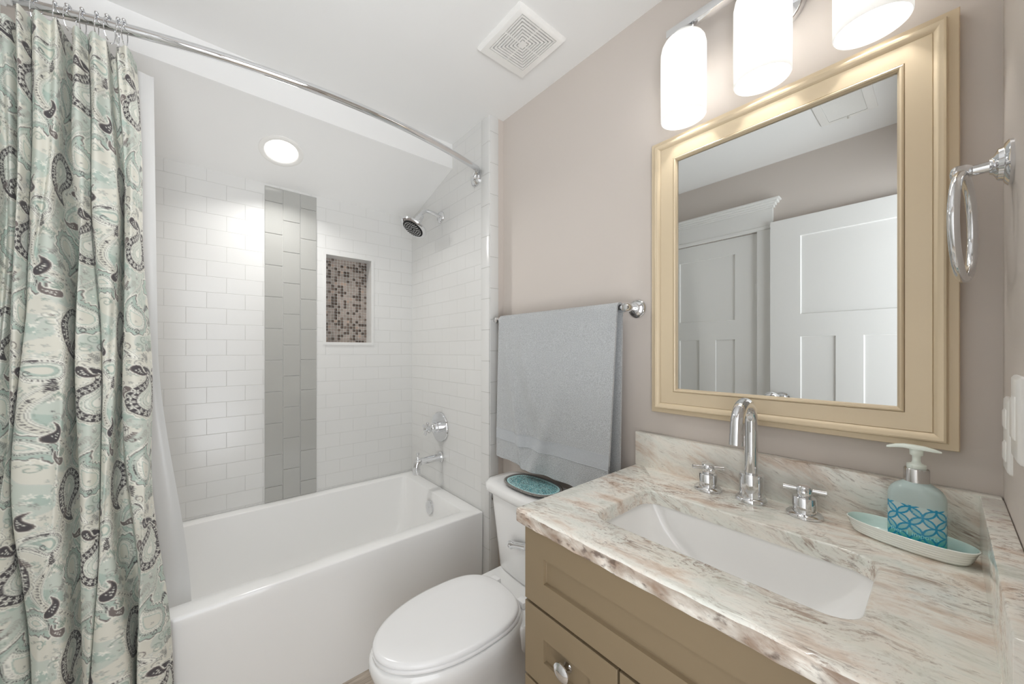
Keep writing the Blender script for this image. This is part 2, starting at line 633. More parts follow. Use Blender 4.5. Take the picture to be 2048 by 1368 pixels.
for i in range(nc):
    for j in range(nr):
        x0, x1 = NX0 + i * pw + 0.0008, NX0 + (i + 1) * pw - 0.0008
        z0, z1 = NZ0 + j * ph + 0.0008, NZ0 + (j + 1) * ph - 0.0008
        r = random.random()
        mi = 3 if r < 0.24 else 5 if r < 0.34 else 1 if r < 0.58 else 2 if r < 0.66 else 0
        yb = YB + ND - 0.006
        rs = []
        dome = ((0, 0), (0.0015, 0.0022), (0.004, 0.0036), (0.0065, 0.0042)) if mi in (3, 5) else ((0, 0), (0.0008, 0.0018), (0.002, 0.002))
        for ins, h in dome:
            rs.append([Vector((x0 + ins, yb - h, z0 + ins)), Vector((x1 - ins, yb - h, z0 + ins)),
                       Vector((x1 - ins, yb - h, z1 - ins)), Vector((x0 + ins, yb - h, z1 - ins))])
        loft(bm, rs, cap0=False, mi=mi)
obj('mosaic_panel', bm, m_mos, niche, smooth=60)

# grey glass accent strip: three columns of long tiles
GX0, GX1, GZ0, GZ1 = 0.256, 0.509, 0.468, 2.118
bm = B()
box(bm, GX0, GX1, YB - 0.002, YB + 0.002, GZ0, GZ1, mi=1)
cw = (GX1 - GX0) / 3
for c in range(3):
    zr = 2.039 if c != 1 else 1.953
    zs = [GZ1] + [zr - 0.1657 * k for k in range(-1, 12)]
    zs = sorted({z for z in zs if GZ0 + 0.004 < z <= GZ1} | {GZ0})
    for za, zb in zip(zs[:-1], zs[1:]):
        box(bm, GX0 + c * cw + 0.0011, GX0 + (c + 1) * cw - 0.0011, YB - 0.007, YB, za + 0.0013, zb - 0.0013, bev=0.0016, seg=2)
obj('glass_tile_strip', bm, [m_glass_tile, m_grout], wb, smooth=None)

# tiled end wall of the alcove, with its front edge tiles and return
bm = B()
box(bm, XS, W + 0.1, YJ + 0.062, YB + 0.02, 0, 2.45)
we = struct(obj('wall_alcove', bm, m_tiles))
bm = B()
box(bm, XS - 0.003, XS + 0.05, YJ, YJ + 0.062, 0, ZC, bev=0.004)
obj('edge_tile', bm, m_bull, we)
bm = B()
box(bm, XS + 0.004, XS + 0.056, YJ - 0.003, YJ + 0.01, 0, ZC, bev=0.003)
obj('edge_tile_return', bm, m_bullr, we)
bm = B()
box(bm, XS + 0.055, W + 0.1, YJ, YJ + 0.07, 0, ZC)
struct(obj('wall_return', bm, m_paint))

struct(obj('wall_right', box(B(), W, W + 0.12, YF - 0.12, YJ + 0.01, 0, ZC + 0.02), m_paint))

# front wall with the doorway
bm = B()
box(bm, DX1, W + 0.12, YF - 0.12, YF, 0, ZC + 0.02)
box(bm, XL - 0.12, DX0, YF - 0.12, YF, 0, ZC + 0.02)
box(bm, DX0, DX1, YF - 0.12, YF, DZ1, ZC + 0.02)
struct(obj('wall_front', bm, m_paint_end))

# left wall with closet door
CY0, CY1, CZ1 = 0.717, 1.36, 2.004
bm = B()
box(bm, XL - 0.12, XL, YF - 0.12, CY0, 0, ZC + 0.02)
box(bm, XL - 0.12, XL, CY1, YB + 0.1, 0, ZC + 0.02)
box(bm, XL - 0.12, XL, CY0, CY1, CZ1, ZC + 0.02)
struct(obj('wall_left', bm, m_paint))

def panel_door(bm, along, face, d0, d1, z0, z1, th, panels, sgn):
    """slab in the Y direction; face = x of the visible face, sgn = outward x direction"""
    ys = sorted({d0, d1} | {v for p in panels for v in p[:2]})
    zs = sorted({z0, z1} | {v for p in panels for v in p[2:]})
    xb = face - sgn * th
    def inpan(y, z):
        return any(p[0] < y < p[1] and p[2] < z < p[3] for p in panels)
    for a, b in zip(ys[:-1], ys[1:]):
        for c, d in zip(zs[:-1], zs[1:]):
            if not inpan((a + b) / 2, (c + d) / 2):
                q = [Vector((face, a, c)), Vector((face, b, c)), Vector((face, b, d)), Vector((face, a, d))]
                bm.faces.new([bm.verts.new(v) for v in q])
    for (a, b, c, d) in panels:
        R = [[Vector((face - sgn * h, y, z)) for y, z in ((a + i, c + i), (b - i, c + i), (b - i, d - i), (a + i, d - i))]
             for i, h in ((0, 0), (0.003, 0.007), (0.005, 0.008))]
        loft(bm, R, cap0=False)
    loft(bm, [[Vector((x, y, z)) for y, z in ((d0, z0), (d1, z0), (d1, z1), (d0, z1))] for x in (face, xb)], cap0=False)
    bmesh.ops.remove_doubles(bm, verts=bm.verts[:], dist=1e-5)

bm = B()
panel_door(bm, 'Y', XL - 0.004, CY0 + 0.003, CY1 - 0.003, 0.01, CZ1 - 0.004, 0.035,
           [(0.839, 1.183, 1.461, 1.893), (0.839, 0.953, 0.25, 1.335), (1.052, 1.183, 0.25, 1.335)], 1)
d1 = struct(obj('door_1', bm, m_door, smooth=20))
bm = B()
box(bm, XL - 0.003, XL + 0.006, CY0 - 0.004, CY0 + 0.010, 1.58, 1.68, bev=0.002)
obj('hinge', bm, m_trimw, d1)
# closet casing with a crowned head
bm = B()
box(bm, XL, XL + 0.018, CY0 - 0.075, CY0, 0, 2.006, bev=0.002)
box(bm, XL, XL + 0.018, CY1, CY1 + 0.075, 0, 2.006, bev=0.002)
box(bm, XL, XL + 0.024, CY0 - 0.088, CY1 + 0.088, 2.004, 2.026, bev=0.004)
box(bm, XL, XL + 0.020, CY0 - 0.08, CY1 + 0.08, 2.026, 2.13, bev=0.002)
for k, (zz, dd) in enumerate(((2.13, 0.028), (2.142, 0.036), (2.154, 0.048), (2.166, 0.058))):
    box(bm, XL, XL + dd, CY0 - 0.06 - dd, CY1 + 0.06 + dd, zz, zz + 0.013, bev=0.003)
struct(obj('trim_1', bm, m_trimw, smooth=None))

# entrance door, standing open along the closet wall
LX = -0.372
bm = B()
panel_door(bm, 'Y', LX, YF + 0.012, 0.643, 0.012, 2.032, 0.035,
           [(0.072, 0.506, 1.47, 1.922), (0.361, 0.506, 0.25, 1.343), (0.072, 0.258, 0.25, 1.343)], 1)
d2 = struct(obj('door_2', bm, m_door, smooth=20))
bm = B()
lathe(bm, [(0.027, 0), (0.027, 0.006), (0.012, 0.009), (0.010, 0.025), (0.018, 0.032), (0.026, 0.042), (0.027, 0.052), (0.022, 0.061), (0.010, 0.066)],
      (LX, 0.578, 0.985), (1, 0, 0), 28)
obj('door_knob', bm, m_chrome, d2)

# ================================================================== BATHTUB
ZR = 0.47
tub = thing('bathtub', 'white alcove bathtub with a plain apron below the tiled walls', 'bathtub', (0.34, 1.76, 0))
X0, X1, Y0, Y1 = XL + 0.004, XS - 0.004, 1.384, YB - 0.004
IX0, IX1, IY0, IY1 = XL + 0.09, 1.02, 1.455, 2.083
bm = B()
k, m = 7, 6
rings = [ring3(rrect(X0, X1, Y0 + 0.006, Y1, 0.008, k, m), 0.0),
         ring3(rrect(X0, X1, Y0, Y1, 0.008, k, m), ZR - 0.035),
         ring3(rrect(X0, X1, Y0, Y1, 0.008, k, m), ZR - 0.006),
         ring3(rrect(X0 + 0.002, X1 - 0.002, Y0 + 0.002, Y1 - 0.002, 0.008, k, m), ZR - 0.0015),
         ring3(rrect(X0 + 0.006, X1 - 0.006, Y0 + 0.006, Y1 - 0.006, 0.008, k, m), ZR),
         ring3(rrect(IX0 - 0.006, IX1 + 0.006, IY0 - 0.006, IY1 + 0.006, 0.03, k, m), ZR),
         ring3(rrect(IX0 - 0.001, IX1 + 0.001, IY0 - 0.001, IY1 + 0.001, 0.028, k, m), ZR - 0.003),
         ring3(rrect(IX0, IX1, IY0, IY1, 0.028, k, m), ZR - 0.010),
         ring3(rrect(IX0 + 0.09, IX1 - 0.03, IY0 + 0.03, IY1 - 0.03, 0.05, k, m), 0.20),
         ring3(rrect(IX0 + 0.13, IX1 - 0.05, IY0 + 0.045, IY1 - 0.045, 0.07, k, m), 0.13),
         ring3(rrect(IX0 + 0.18, IX1 - 0.09, IY0 + 0.085, IY1 - 0.085, 0.08, k, m), 0.105),
         ring3(rrect(IX0 + 0.40, IX1 - 0.30, IY0 + 0.20, IY1 - 0.20, 0.08, k, m), 0.10)]
loft(bm, rings)
obj('tub_shell', bm, m_tub, tub, smooth=50)
bm = B()
lathe(bm, [(0.036, 0), (0.037, 0.006), (0.035, 0.011), (0.030, 0.013), (0.008, 0.0135)], (1.014, 1.755, 0.385), (-1, 0, 0.11), 36)
lathe(bm, [(0.004, 0.0133), (0.0035, 0.015)], (1.014, 1.755, 0.385), (-1, 0, 0.11), 12)
obj('overflow_plate', bm, m_chrome, tub)
bm = B()
lathe(bm, [(0.032, 0), (0.03, 0.004), (0.01, 0.005)], (0.78, 1.77, 0.101), (0, 0, 1), 24)
obj('drain', bm, m_chrome, tub)

# ---- bath fittings on the end wall
sv = thing('shower_valve', 'round chrome shower valve with a cross handle above the tub spout', 'shower valve', (XS, 1.792, 0.80))
bm = B()
lathe(bm, [(0.087, 0), (0.087, 0.005), (0.083, 0.010), (0.04, 0.012)], (XS, 1.792, 0.817), (-1, 0, 0), 48)
obj('escutcheon', bm, m_chrome, sv)
bm = B()
lathe(bm, [(0.031, 0.011), (0.031, 0.03), (0.027, 0.033), (0.027, 0.052), (0.021, 0.056), (0.016, 0.064), (0.016, 0.078)], (XS, 1.792, 0.817), (-1, 0, 0), 32)
obj('valve_body', bm, m_chrome, sv)
bm = B()
c = Vector((XS - 0.092, 1.792, 0.817))
lathe(bm, [(0.013, -0.016), (0.015, -0.008), (0.015, 0.010), (0.009, 0.016), (0.003, 0.018)], c, (-1, 0, 0), 24)
for a in (0.35, 0.35 + PI / 2):
    d = Vector((0, math.cos(a), math.sin(a)))
    tube(bm, [c - d * 0.040, c - d * 0.036, c, c + d * 0.036, c + d * 0.040], [0.0065, 0.008, 0.0055, 0.008, 0.0065], 14)
obj('cross_handle', bm, m_chrome, sv)

ts = thing('tub_spout', 'chrome tub spout with a pull-up diverter over the tub rim', 'tub spout', (XS, 1.785, 0.64))
bm = B()
lathe(bm, [(0.031, 0), (0.031, 0.004), (0.026, 0.008), (0.025, 0.011)], (XS, 1.785, 0.645), (-1, 0, 0), 28)
obj('flange', bm, m_chrome, ts)
bm = B()
pa = [(XS - 0.006, 1.785, 0.645), (XS - 0.12, 1.785, 0.642), (XS - 0.138, 1.785, 0.640), (XS - 0.152, 1.785, 0.632), (XS - 0.158, 1.785, 0.618), (XS - 0.158, 1.785, 0.600)]
tube(bm, catmull(pa, 6), 0.020, 22)
obj('spout_pipe', bm, m_chrome, ts)
bm = B()
lathe(bm, [(0.0215, 0), (0.0215, 0.028), (0.019, 0.030)], (XS - 0.158, 1.785, 0.576), (0, 0, 1), 24)
obj('nozzle', bm, m_chrome, ts)
bm = B()
lathe(bm, [(0.007, 0), (0.006, 0.018), (0.004, 0.020), (0.004, 0.028), (0.009, 0.031), (0.009, 0.040), (0.004, 0.044)], (XS - 0.150, 1.785, 0.650), (0, 0, 1), 18)
obj('diverter_knob', bm, m_chrome, ts)

sh = thing('overhead_shower', 'round chrome shower head on a bent arm high on the tiled wall', 'shower head', (XS, 1.785, 2.03))
bm = B()
lathe(bm, [(0.034, 0), (0.034, 0.003), (0.029, 0.009), (0.014, 0.012)], (XS, 1.785, 2.035), (-1, 0, 0), 32)
obj('flange', bm, m_chrome, sh)
bm = B()
arm = catmull([(XS - 0.004, 1.785, 2.035), (XS - 0.05, 1.786, 2.047), (XS - 0.092, 1.788, 2.050), (XS - 0.118, 1.789, 2.036), (XS - 0.134, 1.79, 2.012)], 8)
tube(bm, arm, 0.0105, 16)
obj('shower_arm', bm, m_chrome, sh)
hc = Vector((0.930, 1.793, 1.944))
ax = Vector((-0.52, 0.03, -0.85)).normalized()
bm = B()
lathe(bm, [(0.014, -0.088), (0.017, -0.084), (0.017, -0.066), (0.021, -0.063), (0.021, -0.03), (0.028, -0.022), (0.060, -0.012), (0.076, -0.006), (0.079, 0.002), (0.076, 0.008), (0.066, 0.010)],
      hc, ax, 40)
obj('head_shell', bm, m_chrome, sh)
bm = B()
lathe(bm, [(0.060, 0.0095), (0.060, 0.0125), (0.056, 0.0135)], hc, ax, 36)
sf = obj('spray_face', bm, m_dark, sh)
bm = B()
a, u, v = frame_of(ax)
for rr, nn in ((0.012, 6), (0.024, 12), (0.036, 18), (0.048, 24)):
    for i in range(nn):
        t = 2 * PI * i / nn
        p = hc + a * 0.0125 + (u * math.cos(t) + v * math.sin(t)) * rr
        lathe(bm, [(0.0026, 0), (0.0020, 0.005)], p, ax, 6)
obj('nozzles', bm, M('nozzle_grey', (190, 190, 188), 0.4), sf)

# ---- curved curtain rod
def rod_y(x):
    t = (x - 0.43) / 0.67
    return 1.318 + 0.098 * abs(t) ** 2.0
ZROD = 2.16
rodt = thing('curtain_rod', 'chrome curved shower rod bowing out over the tub', 'curtain rod', (0.34, 1.32, ZROD))
xs = np.linspace(XL + 0.001, 1.078, 60)
pts = [(x, rod_y(x), ZROD) for x in xs]
bm = B()
tube(bm, pts, 0.0135, 20)
obj('rod', bm, m_chrome, rodt)
for x, sx in ((1.078, 1),):
    bm = B()
    y = rod_y(x)
    pth = catmull([(x - sx * 0.008, y - sx * 0.0, ZROD), (x + sx * 0.006, y + 0.006, ZROD - 0.003), (x + sx * 0.010, y + 0.020, ZROD - 0.016), (x + sx * 0.006, y + 0.034, ZROD - 0.030)], 5)
    tube(bm, pth, 0.0145, 16)
    obj('elbow', bm, m_chrome, rodt)
for x, sx in ((XS, -1),):
    bm = B()
    lathe(bm, [(0.035, 0), (0.035, 0.006), (0.029, 0.013), (0.018, 0.019), (0.016, 0.026)], (x, rod_y(1.078) + 0.036, ZROD - 0.034), (sx, 0, 0), 32)
    obj('flange', bm, m_chrome, rodt)

# ================================================================== SHOWER CURTAIN
def paisley_tile():
    """printed cloth: paisleys, scrolls and sprigs on a 0.40 x 0.52 m repeat, drawn at 1 mm"""
    TW, TH = 400, 520
    yy, xx = np.mgrid[0:TH, 0:TW].astype(float)
    C = {k: np.array(lin(v)) for k, v in dict(
        cream=(216, 214, 202), pale=(196, 203, 193), mint=(174, 189, 179), sage=(150, 163, 152), grey=(178, 179, 171),
        mid=(146, 146, 140), taupe=(118, 109, 106), dark=(78, 74, 76), ivory=(232, 231, 221), ghost=(200, 203, 195)).items()}
    img = np.zeros((TH, TW, 3))
    img[:] = C['pale']
    rng = np.random.RandomState(4)
    def wrapd(x, y):
        return (xx - x + TW / 2) % TW - TW / 2, (yy - y + TH / 2) % TH - TH / 2
    def paint(mask, c):
        img[mask] = C[c]
    f = np.zeros((TH, TW))
    for _ in range(60):
        dx, dy = wrapd(rng.rand() * TW, rng.rand() * TH)
        f += np.exp(-(dx ** 2 + dy ** 2) / (2 * (14 + 16 * rng.rand()) ** 2)) * rng.choice([-1, 1])
    paint(f > 0.15, 'cream')
    paint(f < -0.7, 'mint')
    paint(np.abs(f - 0.15) < 0.035, 'ghost')
    def flower(x, y, r, c, cc, n=5, a0=0.0):
        dx, dy = wrapd(x, y)
        rr, th = np.hypot(dx, dy), np.arctan2(dy, dx) + a0
        paint(rr < r * (0.62 + 0.38 * np.cos(n * th)), c)
        paint(rr < r * 0.24, cc)
    def leaf(x, y, ln, wd, ang, c):
        dx, dy = wrapd(x, y)
        a = dx * math.cos(ang) + dy * math.sin(ang)
        b = -dx * math.sin(ang) + dy * math.cos(ang)
        t = np.clip(a / ln, -1, 1)
        paint((np.abs(a) < ln) & (np.abs(b) < wd * (1 - t * t)), c)
    def sprig(x, y, ang, n, c, ln=7, bend=0.0):
        px, py = x, y
        for i in range(n):
            px, py = px + 6.5 * math.cos(ang), py + 6.5 * math.sin(ang)
            ang += bend
            leaf(px, py, 4.5, 0.9, ang, c)
            l = ln * (1 - i / (n + 3))
            for s in (-1, 1):
                leaf(px + l * 0.7 * math.cos(ang + s * 0.95), py + l * 0.7 * math.sin(ang + s * 0.95), l, 2.1, ang + s * 0.95, c)
    def curl(x, y, r, a0, turns, c, w=1.3, flip=1):
        for i in range(70):
            t = i / 69
            a = a0 + flip * turns * 2 * PI * t
            q = r * (1 - 0.85 * t)
            dx, dy = wrapd(x + q * math.cos(a), y + q * math.sin(a))
            paint(dx * dx + dy * dy < (w * (1.2 - 0.4 * t)) ** 2, c)
    # tonal background: pale ghost blossoms everywhere
    for _ in range(300):
        flower(rng.rand() * TW, rng.rand() * TH, 5 + 5 * rng.rand(), ['ghost', 'grey', 'mint', 'ivory'][rng.randint(4)], ['ivory', 'pale'][rng.randint(2)], rng.choice([4, 5, 6]), rng.rand() * 6)
    for _ in range(46):
        curl(rng.rand() * TW, rng.rand() * TH, 9 + 7 * rng.rand(), rng.rand() * 6, 1.1, ['ghost', 'grey', 'sage'][rng.randint(3)], 1.2, rng.choice([-1, 1]))
    for _ in range(150):
        flower(rng.rand() * TW, rng.rand() * TH, 3.5 + 3 * rng.rand(), ['mid', 'sage', 'grey', 'sage'][rng.randint(4)], 'pale', rng.choice([4, 5, 6]), rng.rand() * 6)
    for _ in range(30):
        curl(rng.rand() * TW, rng.rand() * TH, 10 + 8 * rng.rand(), rng.rand() * 6, 1.2, ['mid', 'sage', 'taupe'][rng.randint(3)], 1.2, rng.choice([-1, 1]))
    for _ in range(34):
        sprig(rng.rand() * TW, rng.rand() * TH, rng.rand() * 6.28, 6, ['sage', 'grey', 'mid'][rng.randint(3)], 8, rng.uniform(-0.15, 0.15))
    # ribbons that snake down the cloth
    def band(x0, amp, ph, wd, colb, cold, per, lean=0.0):
        c = x0 + amp * np.sin(2 * PI * yy / TH * per + ph) + lean * amp * 0.35 * np.sin(4 * PI * yy / TH * per + ph * 1.7)
        d = (xx - c + TW / 2) % TW - TW / 2
        sl = amp * 2 * PI * per / TH * np.cos(2 * PI * yy / TH * per + ph)
        d = d / np.sqrt(1 + sl ** 2)
        paint(np.abs(d) < wd + 7, 'ivory')
        paint((np.abs(np.abs(d) - wd - 5.2) < 0.9), 'grey')
        paint(np.abs(d) < wd + 2.2, 'mid')
        paint(np.abs(d) < wd + 0.6, colb)
        ln = yy * np.sqrt(1 + 0.45 * np.abs(sl))
        s = ln % 14 - 7
        th = np.arctan2(s, d)
        paint(np.hypot(d, s) < wd * 0.78 * (0.68 + 0.32 * np.cos(5 * th)), cold)
        paint(np.hypot(d, s) < 1.2, colb)
        dots = (ln % 5 < 2.2) & (np.abs(np.abs(d) - wd - 10) < 1.1)
        paint(dots, 'sage')
    band(60, 62, 0.4, 6.5, 'cream', 'dark', 1, 1)
    band(262, 70, 2.3, 5.5, 'pale', 'taupe', 1, 1)
    band(170, 40, 4.2, 4.5, 'mint', 'ivory', 2)
    def paisley(x, y, R0, ang, flip, style):
        tail = 1.9 if style >= 3 else 1.0
        if style >= 3:
            R0 = R0 * 0.72
        dx, dy = wrapd(x, y)
        ca, sa = math.cos(ang), math.sin(ang)
        p = (dx * ca + dy * sa) * flip
        q = -dx * sa + dy * ca
        d = np.full(p.shape, 1e9)
        ss = np.zeros(p.shape)
        for i in range(34):
            t = i / 33
            rr = R0 * (1 - t) ** 0.85 * (1 - 0.1 * t) + 0.4
            di = np.hypot(p - R0 * tail * 1.2 * t ** 3, q - R0 * tail * (2.1 * t - 0.55 * t ** 3)) - rr
            up = di < d
            d = np.where(up, di, d)
            ss = np.where(up, t, ss)
        th = np.arctan2(q - R0 * 0.6 * ss, p)
        arc = th * (R0 * (1 - 0.55 * ss)) + ss * R0 * 2.0 * np.sign(p)
        def dash(per, duty, lo, hi, c):
            paint((d < lo) & (d > hi) & ((arc % per) < per * duty), c)
        def beads(per, off, r, c):
            paint(np.hypot((arc % per) - per / 2, d - off) < r, c)
        if style == 0:            # charcoal border with pale florets
            w = R0 * 0.36
            sc = 2.0 * np.cos(arc / 3.4)
            paint(d < 9 + sc, 'ivory')
            paint(d < 6.2 + sc, 'mid')
            paint(d < 4.6 + sc, 'cream')
            paint(d < 0.8, 'dark')
            per = w * 1.02
            k, e = (arc % per) - per / 2, d + w * 0.50
            rr, aa = np.hypot(k, e), np.arctan2(e, k)
            paint((rr < w * 0.46 * (0.58 + 0.42 * np.cos(6 * aa))) & (d < -1), 'ivory')
            paint(rr < w * 0.10, 'mid')
            paint(d < -w, 'ivory')
            paint((d < -w - 0.9) & (d > -w - 1.9), 'mid')
            dash(5.2, 0.45, -w - 3, -w - 9, 'sage')
            paint(d < -w - 11, 'mid')
            paint(d < -w - 12.2, 'pale')
            beads(6.5, -w - 16, 1.7, 'ivory')
            paint(d < -w - 19.5, 'cream')
            paint(d < -w - 22, 'mint')
            paint(d < -w - 25, 'ivory')
        elif style == 1:          # scalloped mint
            sc = 3.0 * np.cos(arc / 3.6)
            paint(d < 8 + sc, 'ivory')
            paint(d < 4.6 + sc, 'taupe')
            paint(d < 1.6 + sc, 'mint')
            paint(d < -6, 'sage')
            paint(d < -7.2, 'pale')
            beads(7.5, -11, 2.1, 'dark')
            paint(d < -15, 'mid')
            paint(d < -16.2, 'ivory')
            dash(6.0, 0.4, -18, -23, 'grey')
            paint(d < -25, 'mint')
            paint(d < -27.5, 'cream')
        elif style == 2:          # pale with dark dashes
            paint(d < 4.5, 'ivory')
            paint(d < 2.8, 'mid')
            paint(d < 1.4, 'ivory')
            dash(5.6, 0.46, -2, -9, 'dark')
            paint(d < -10.2, 'mid')
            paint(d < -11.4, 'pale')
            beads(6.8, -15.5, 2.0, 'ivory')
            paint(d < -19, 'sage')
            paint(d < -20.5, 'mint')
            paint(d < -25, 'cream')
        else:                     # small dark drop
            paint(d < 3.4, 'ivory')
            paint(d < 1.4, 'taupe')
            paint(d < -1.0, 'dark' if style == 3 else 'taupe')
            kd = np.hypot((ss * 60 % 9) - 4.5, d + R0 * 0.60) < 1.9
            paint(kd & (d < -2), 'ivory')
    paisley(105, 120, 58, 0.45, 1, 0)
    paisley(318, 372, 60, PI + 0.5, 1, 0)
    paisley(300, 95, 46, 2.5, -1, 1)
    paisley(112, 372, 48, -0.6, -1, 1)
    paisley(20, 262, 36, 1.9, 1, 2)
    paisley(212, 232, 40, -2.3, -1, 2)
    paisley(215, 470, 42, 0.8, 1, 2)
    paisley(385, 488, 34, -1.2, -1, 1)
    for (x, y, r, a, fl, st) in ((200, 40, 17, 0.3, 1, 3), (380, 205, 16, 2.7, -1, 3), (22, 470, 18, -2.4, 1, 3), (160, 285, 15, 1.2, -1, 4),
                                 (285, 262, 16, -0.5, 1, 3), (48, 20, 14, 1.9, -1, 4), (262, 330, 12, 0.8, 1, 4), (170, 170, 13, -1.4, -1, 4)):
        paisley(x, y, r, a, fl, st)
    for (x, y, a, n, c, b) in ((245, 130, 1.2, 6, 'dark', 0.1), (60, 205, -0.7, 6, 'taupe', -0.1), (180, 420, 2.3, 6, 'dark', 0.12), (355, 300, 0.4, 5, 'taupe', 0.15),
                               (30, 330, -1.8, 6, 'dark', 0.08), (240, 505, -0.4, 6, 'taupe', -0.12), (360, 30, 2.0, 5, 'dark', 0.1), (140, 500, 3.6, 5, 'mid', 0.1), (330, 235, -2.6, 5, 'mid', 0.1)):
        sprig(x, y, a, n, c, 7.5, b)
    for _ in range(40):
        flower(rng.rand() * TW, rng.rand() * TH, 3.6 + 2.2 * rng.rand(), ['dark', 'taupe', 'mid', 'ivory', 'mid'][rng.randint(5)], 'pale', rng.choice([4, 5]), rng.rand() * 6)
    for _ in range(14):
        curl(rng.rand() * TW, rng.rand() * TH, 9, rng.rand() * 6, 1.0, ['dark', 'mid', 'taupe'][rng.randint(3)], 1.1, rng.choice([-1, 1]))
    im = img.copy()
    for sft, ax_ in ((1, 0), (-1, 0), (1, 1), (-1, 1)):
        im += np.roll(img, sft, ax_) * 0.30
    return im / 2.2
PAIS = paisley_tile()

def set_colors(me, name, rgb):
    at = me.color_attributes.new(name, 'FLOAT_COLOR', 'POINT')
    buf = np.ones((len(rgb), 4), np.float32)
    buf[:, :3] = rgb
    at.data.foreach_set('color', buf.ravel())

def grid_mesh(name, P, smooth=True):
    """P: (rows, cols, 3) -> mesh"""
    nr_, nc_ = P.shape[:2]
    me = bpy.data.meshes.new(name)
    idx = np.arange(nr_ * nc_).reshape(nr_, nc_)
    q = np.stack([idx[:-1, :-1], idx[:-1, 1:], idx[1:, 1:], idx[1:, :-1]], -1).reshape(-1, 4)
    me.vertices.add(nr_ * nc_)
    me.vertices.foreach_set('co', P.astype(np.float32).ravel())
    me.loops.add(q.size)
    me.loops.foreach_set('vertex_index', q.ravel().astype(np.int32))
    me.polygons.add(len(q))
    me.polygons.foreach_set('loop_start', np.arange(0, q.size, 4, dtype=np.int32))
    me.polygons.foreach_set('use_smooth', np.ones(len(q), bool))
    me.update(calc_edges=True)
    return me

def sstep(a, b, x):
    t = np.clip((x - a) / (b - a), 0, 1)
    return t * t * (3 - 2 * t)

def make_curtain():
    # plan of the folds at mid height: (position 0..1 across the gathered width, out-of-line offset toward the room)
    prof = [(-0.05, -0.1), (-0.01, -0.75), (0.045, -0.45), (0.085, -1.0), (0.112, -0.7), (0.122, 0.3), (0.16, 0.9), (0.198, 0.5), (0.205, 0.0), (0.225, 0.7),
            (0.33, 1.0), (0.415, 0.85), (0.44, -0.5), (0.47, -1.0), (0.49, -0.2), (0.50, 0.65), (0.555, 0.95), (0.61, 0.6), (0.615, 0.25), (0.635, 0.8), (0.70, 1.0), (0.765, 0.75),
            (0.785, -0.55), (0.815, -1.0), (0.835, -0.2), (0.85, 0.6), (0.91, 0.85), (0.965, 0.45), (0.985, -0.2), (1.0, -0.5), (0.99, -0.8)]
    c = np.array(catmull(prof, 30))
    amp = 0.047
    width = 0.285
    dx = np.diff(c[:, 0]) * width
    dy = np.diff(c[:, 1]) * amp
    s = np.concatenate([[0], np.cumsum(np.hypot(dx, dy))])
    NC, NR = 600, 1080
    su = np.linspace(0, s[-1], NC)
    U = np.interp(su, s, c[:, 0])
    V = np.interp(su, s, c[:, 1])
    zt, zb = 2.112, 0.05
    z = np.linspace(zt, zb, NR)[:, None]
    k = (zt - z) / (zt - zb)
    U = U[None, :]
    V = V[None, :]
    xl = -0.396
    xr = -0.152 + 0.080 * k ** 0.9
    wob = 0.010 * np.sin(3.1 * k * 2 + U * 9) + 0.007 * np.sin(k * 11 + U * 23) * (0.5 + k) + 0.004 * np.sin(k * 19 + U * 31)
    x = xl + (xr - xl) * U + wob * sstep(0.02, 0.3, k)
    ycen = rod_y(-0.25) + (1.335 - rod_y(-0.25)) * sstep(0.05, 0.78, k) - 0.01 * k
    a = amp * (0.55 + 0.45 * sstep(0.0, 0.25, k)) * (1 + 0.15 * np.sin(k * 7 + U * 11))
    y = ycen - V * a + 0.003 * np.sin(k * 26 + U * 40) - 0.011 * np.sin(2 * PI * (U * 7.5 + 0.2)) * np.exp(-k * 3.2)
    P = np.stack([x, y, z + 0 * x], -1)
    # pinched hem: cloth dips between the rings
    dip = 0.016 * (0.5 - 0.5 * V) * np.exp(-k * 40)
    P[..., 2] -= dip
    me = grid_mesh('shower_curtain', P)
    ti = ((su * 1280 + 40) % 400).astype(int)
    tj = (((zt - z[:, 0]) * 1280 + 150) % 520).astype(int)
    col = PAIS[np.ix_(tj, ti)]
    set_colors(me, 'print', col.reshape(-1, 3))
    me.materials.append(attr_mat('paisley_cloth', 'print', 0.85, sheen=0.1))
    o = bpy.data.objects.new('shower_curtain', me)
    COL.objects.link(o)
    ORIGIN[o.name] = Vector((0, 0, 0))
    tag(o, 'gathered fabric shower curtain printed with mint, cream and charcoal paisleys', 'shower curtain')
    return o
make_curtain()

def make_liner():
    NR_, NC_ = 60, 70
    z = np.linspace(2.10, 0.42, NR_)[:, None]
    k = (2.10 - z) / 1.8
    u = np.linspace(0, 1, NC_)[None, :]
    xr = -0.118 + 0.02 * k + 0.072 * sstep(0.45, 0.95, k)
    x = -0.30 + (xr + 0.30) * u
    y = 1.478 + 0.034 * sstep(0.3, 0.9, k) + 0.006 * np.sin(u * 21 + k * 1.5) * (1 - 0.4 * u)
    P = np.stack([x + 0 * y, y, z + 0 * x], -1)
    me = grid_mesh('shower_liner', P)
    me.materials.append(m_liner)
    o = bpy.data.objects.new('shower_liner', me)
    COL.objects.link(o)
    tag(o, 'plain white shower liner hanging into the tub behind the paisley curtain', 'shower liner')
make_liner()

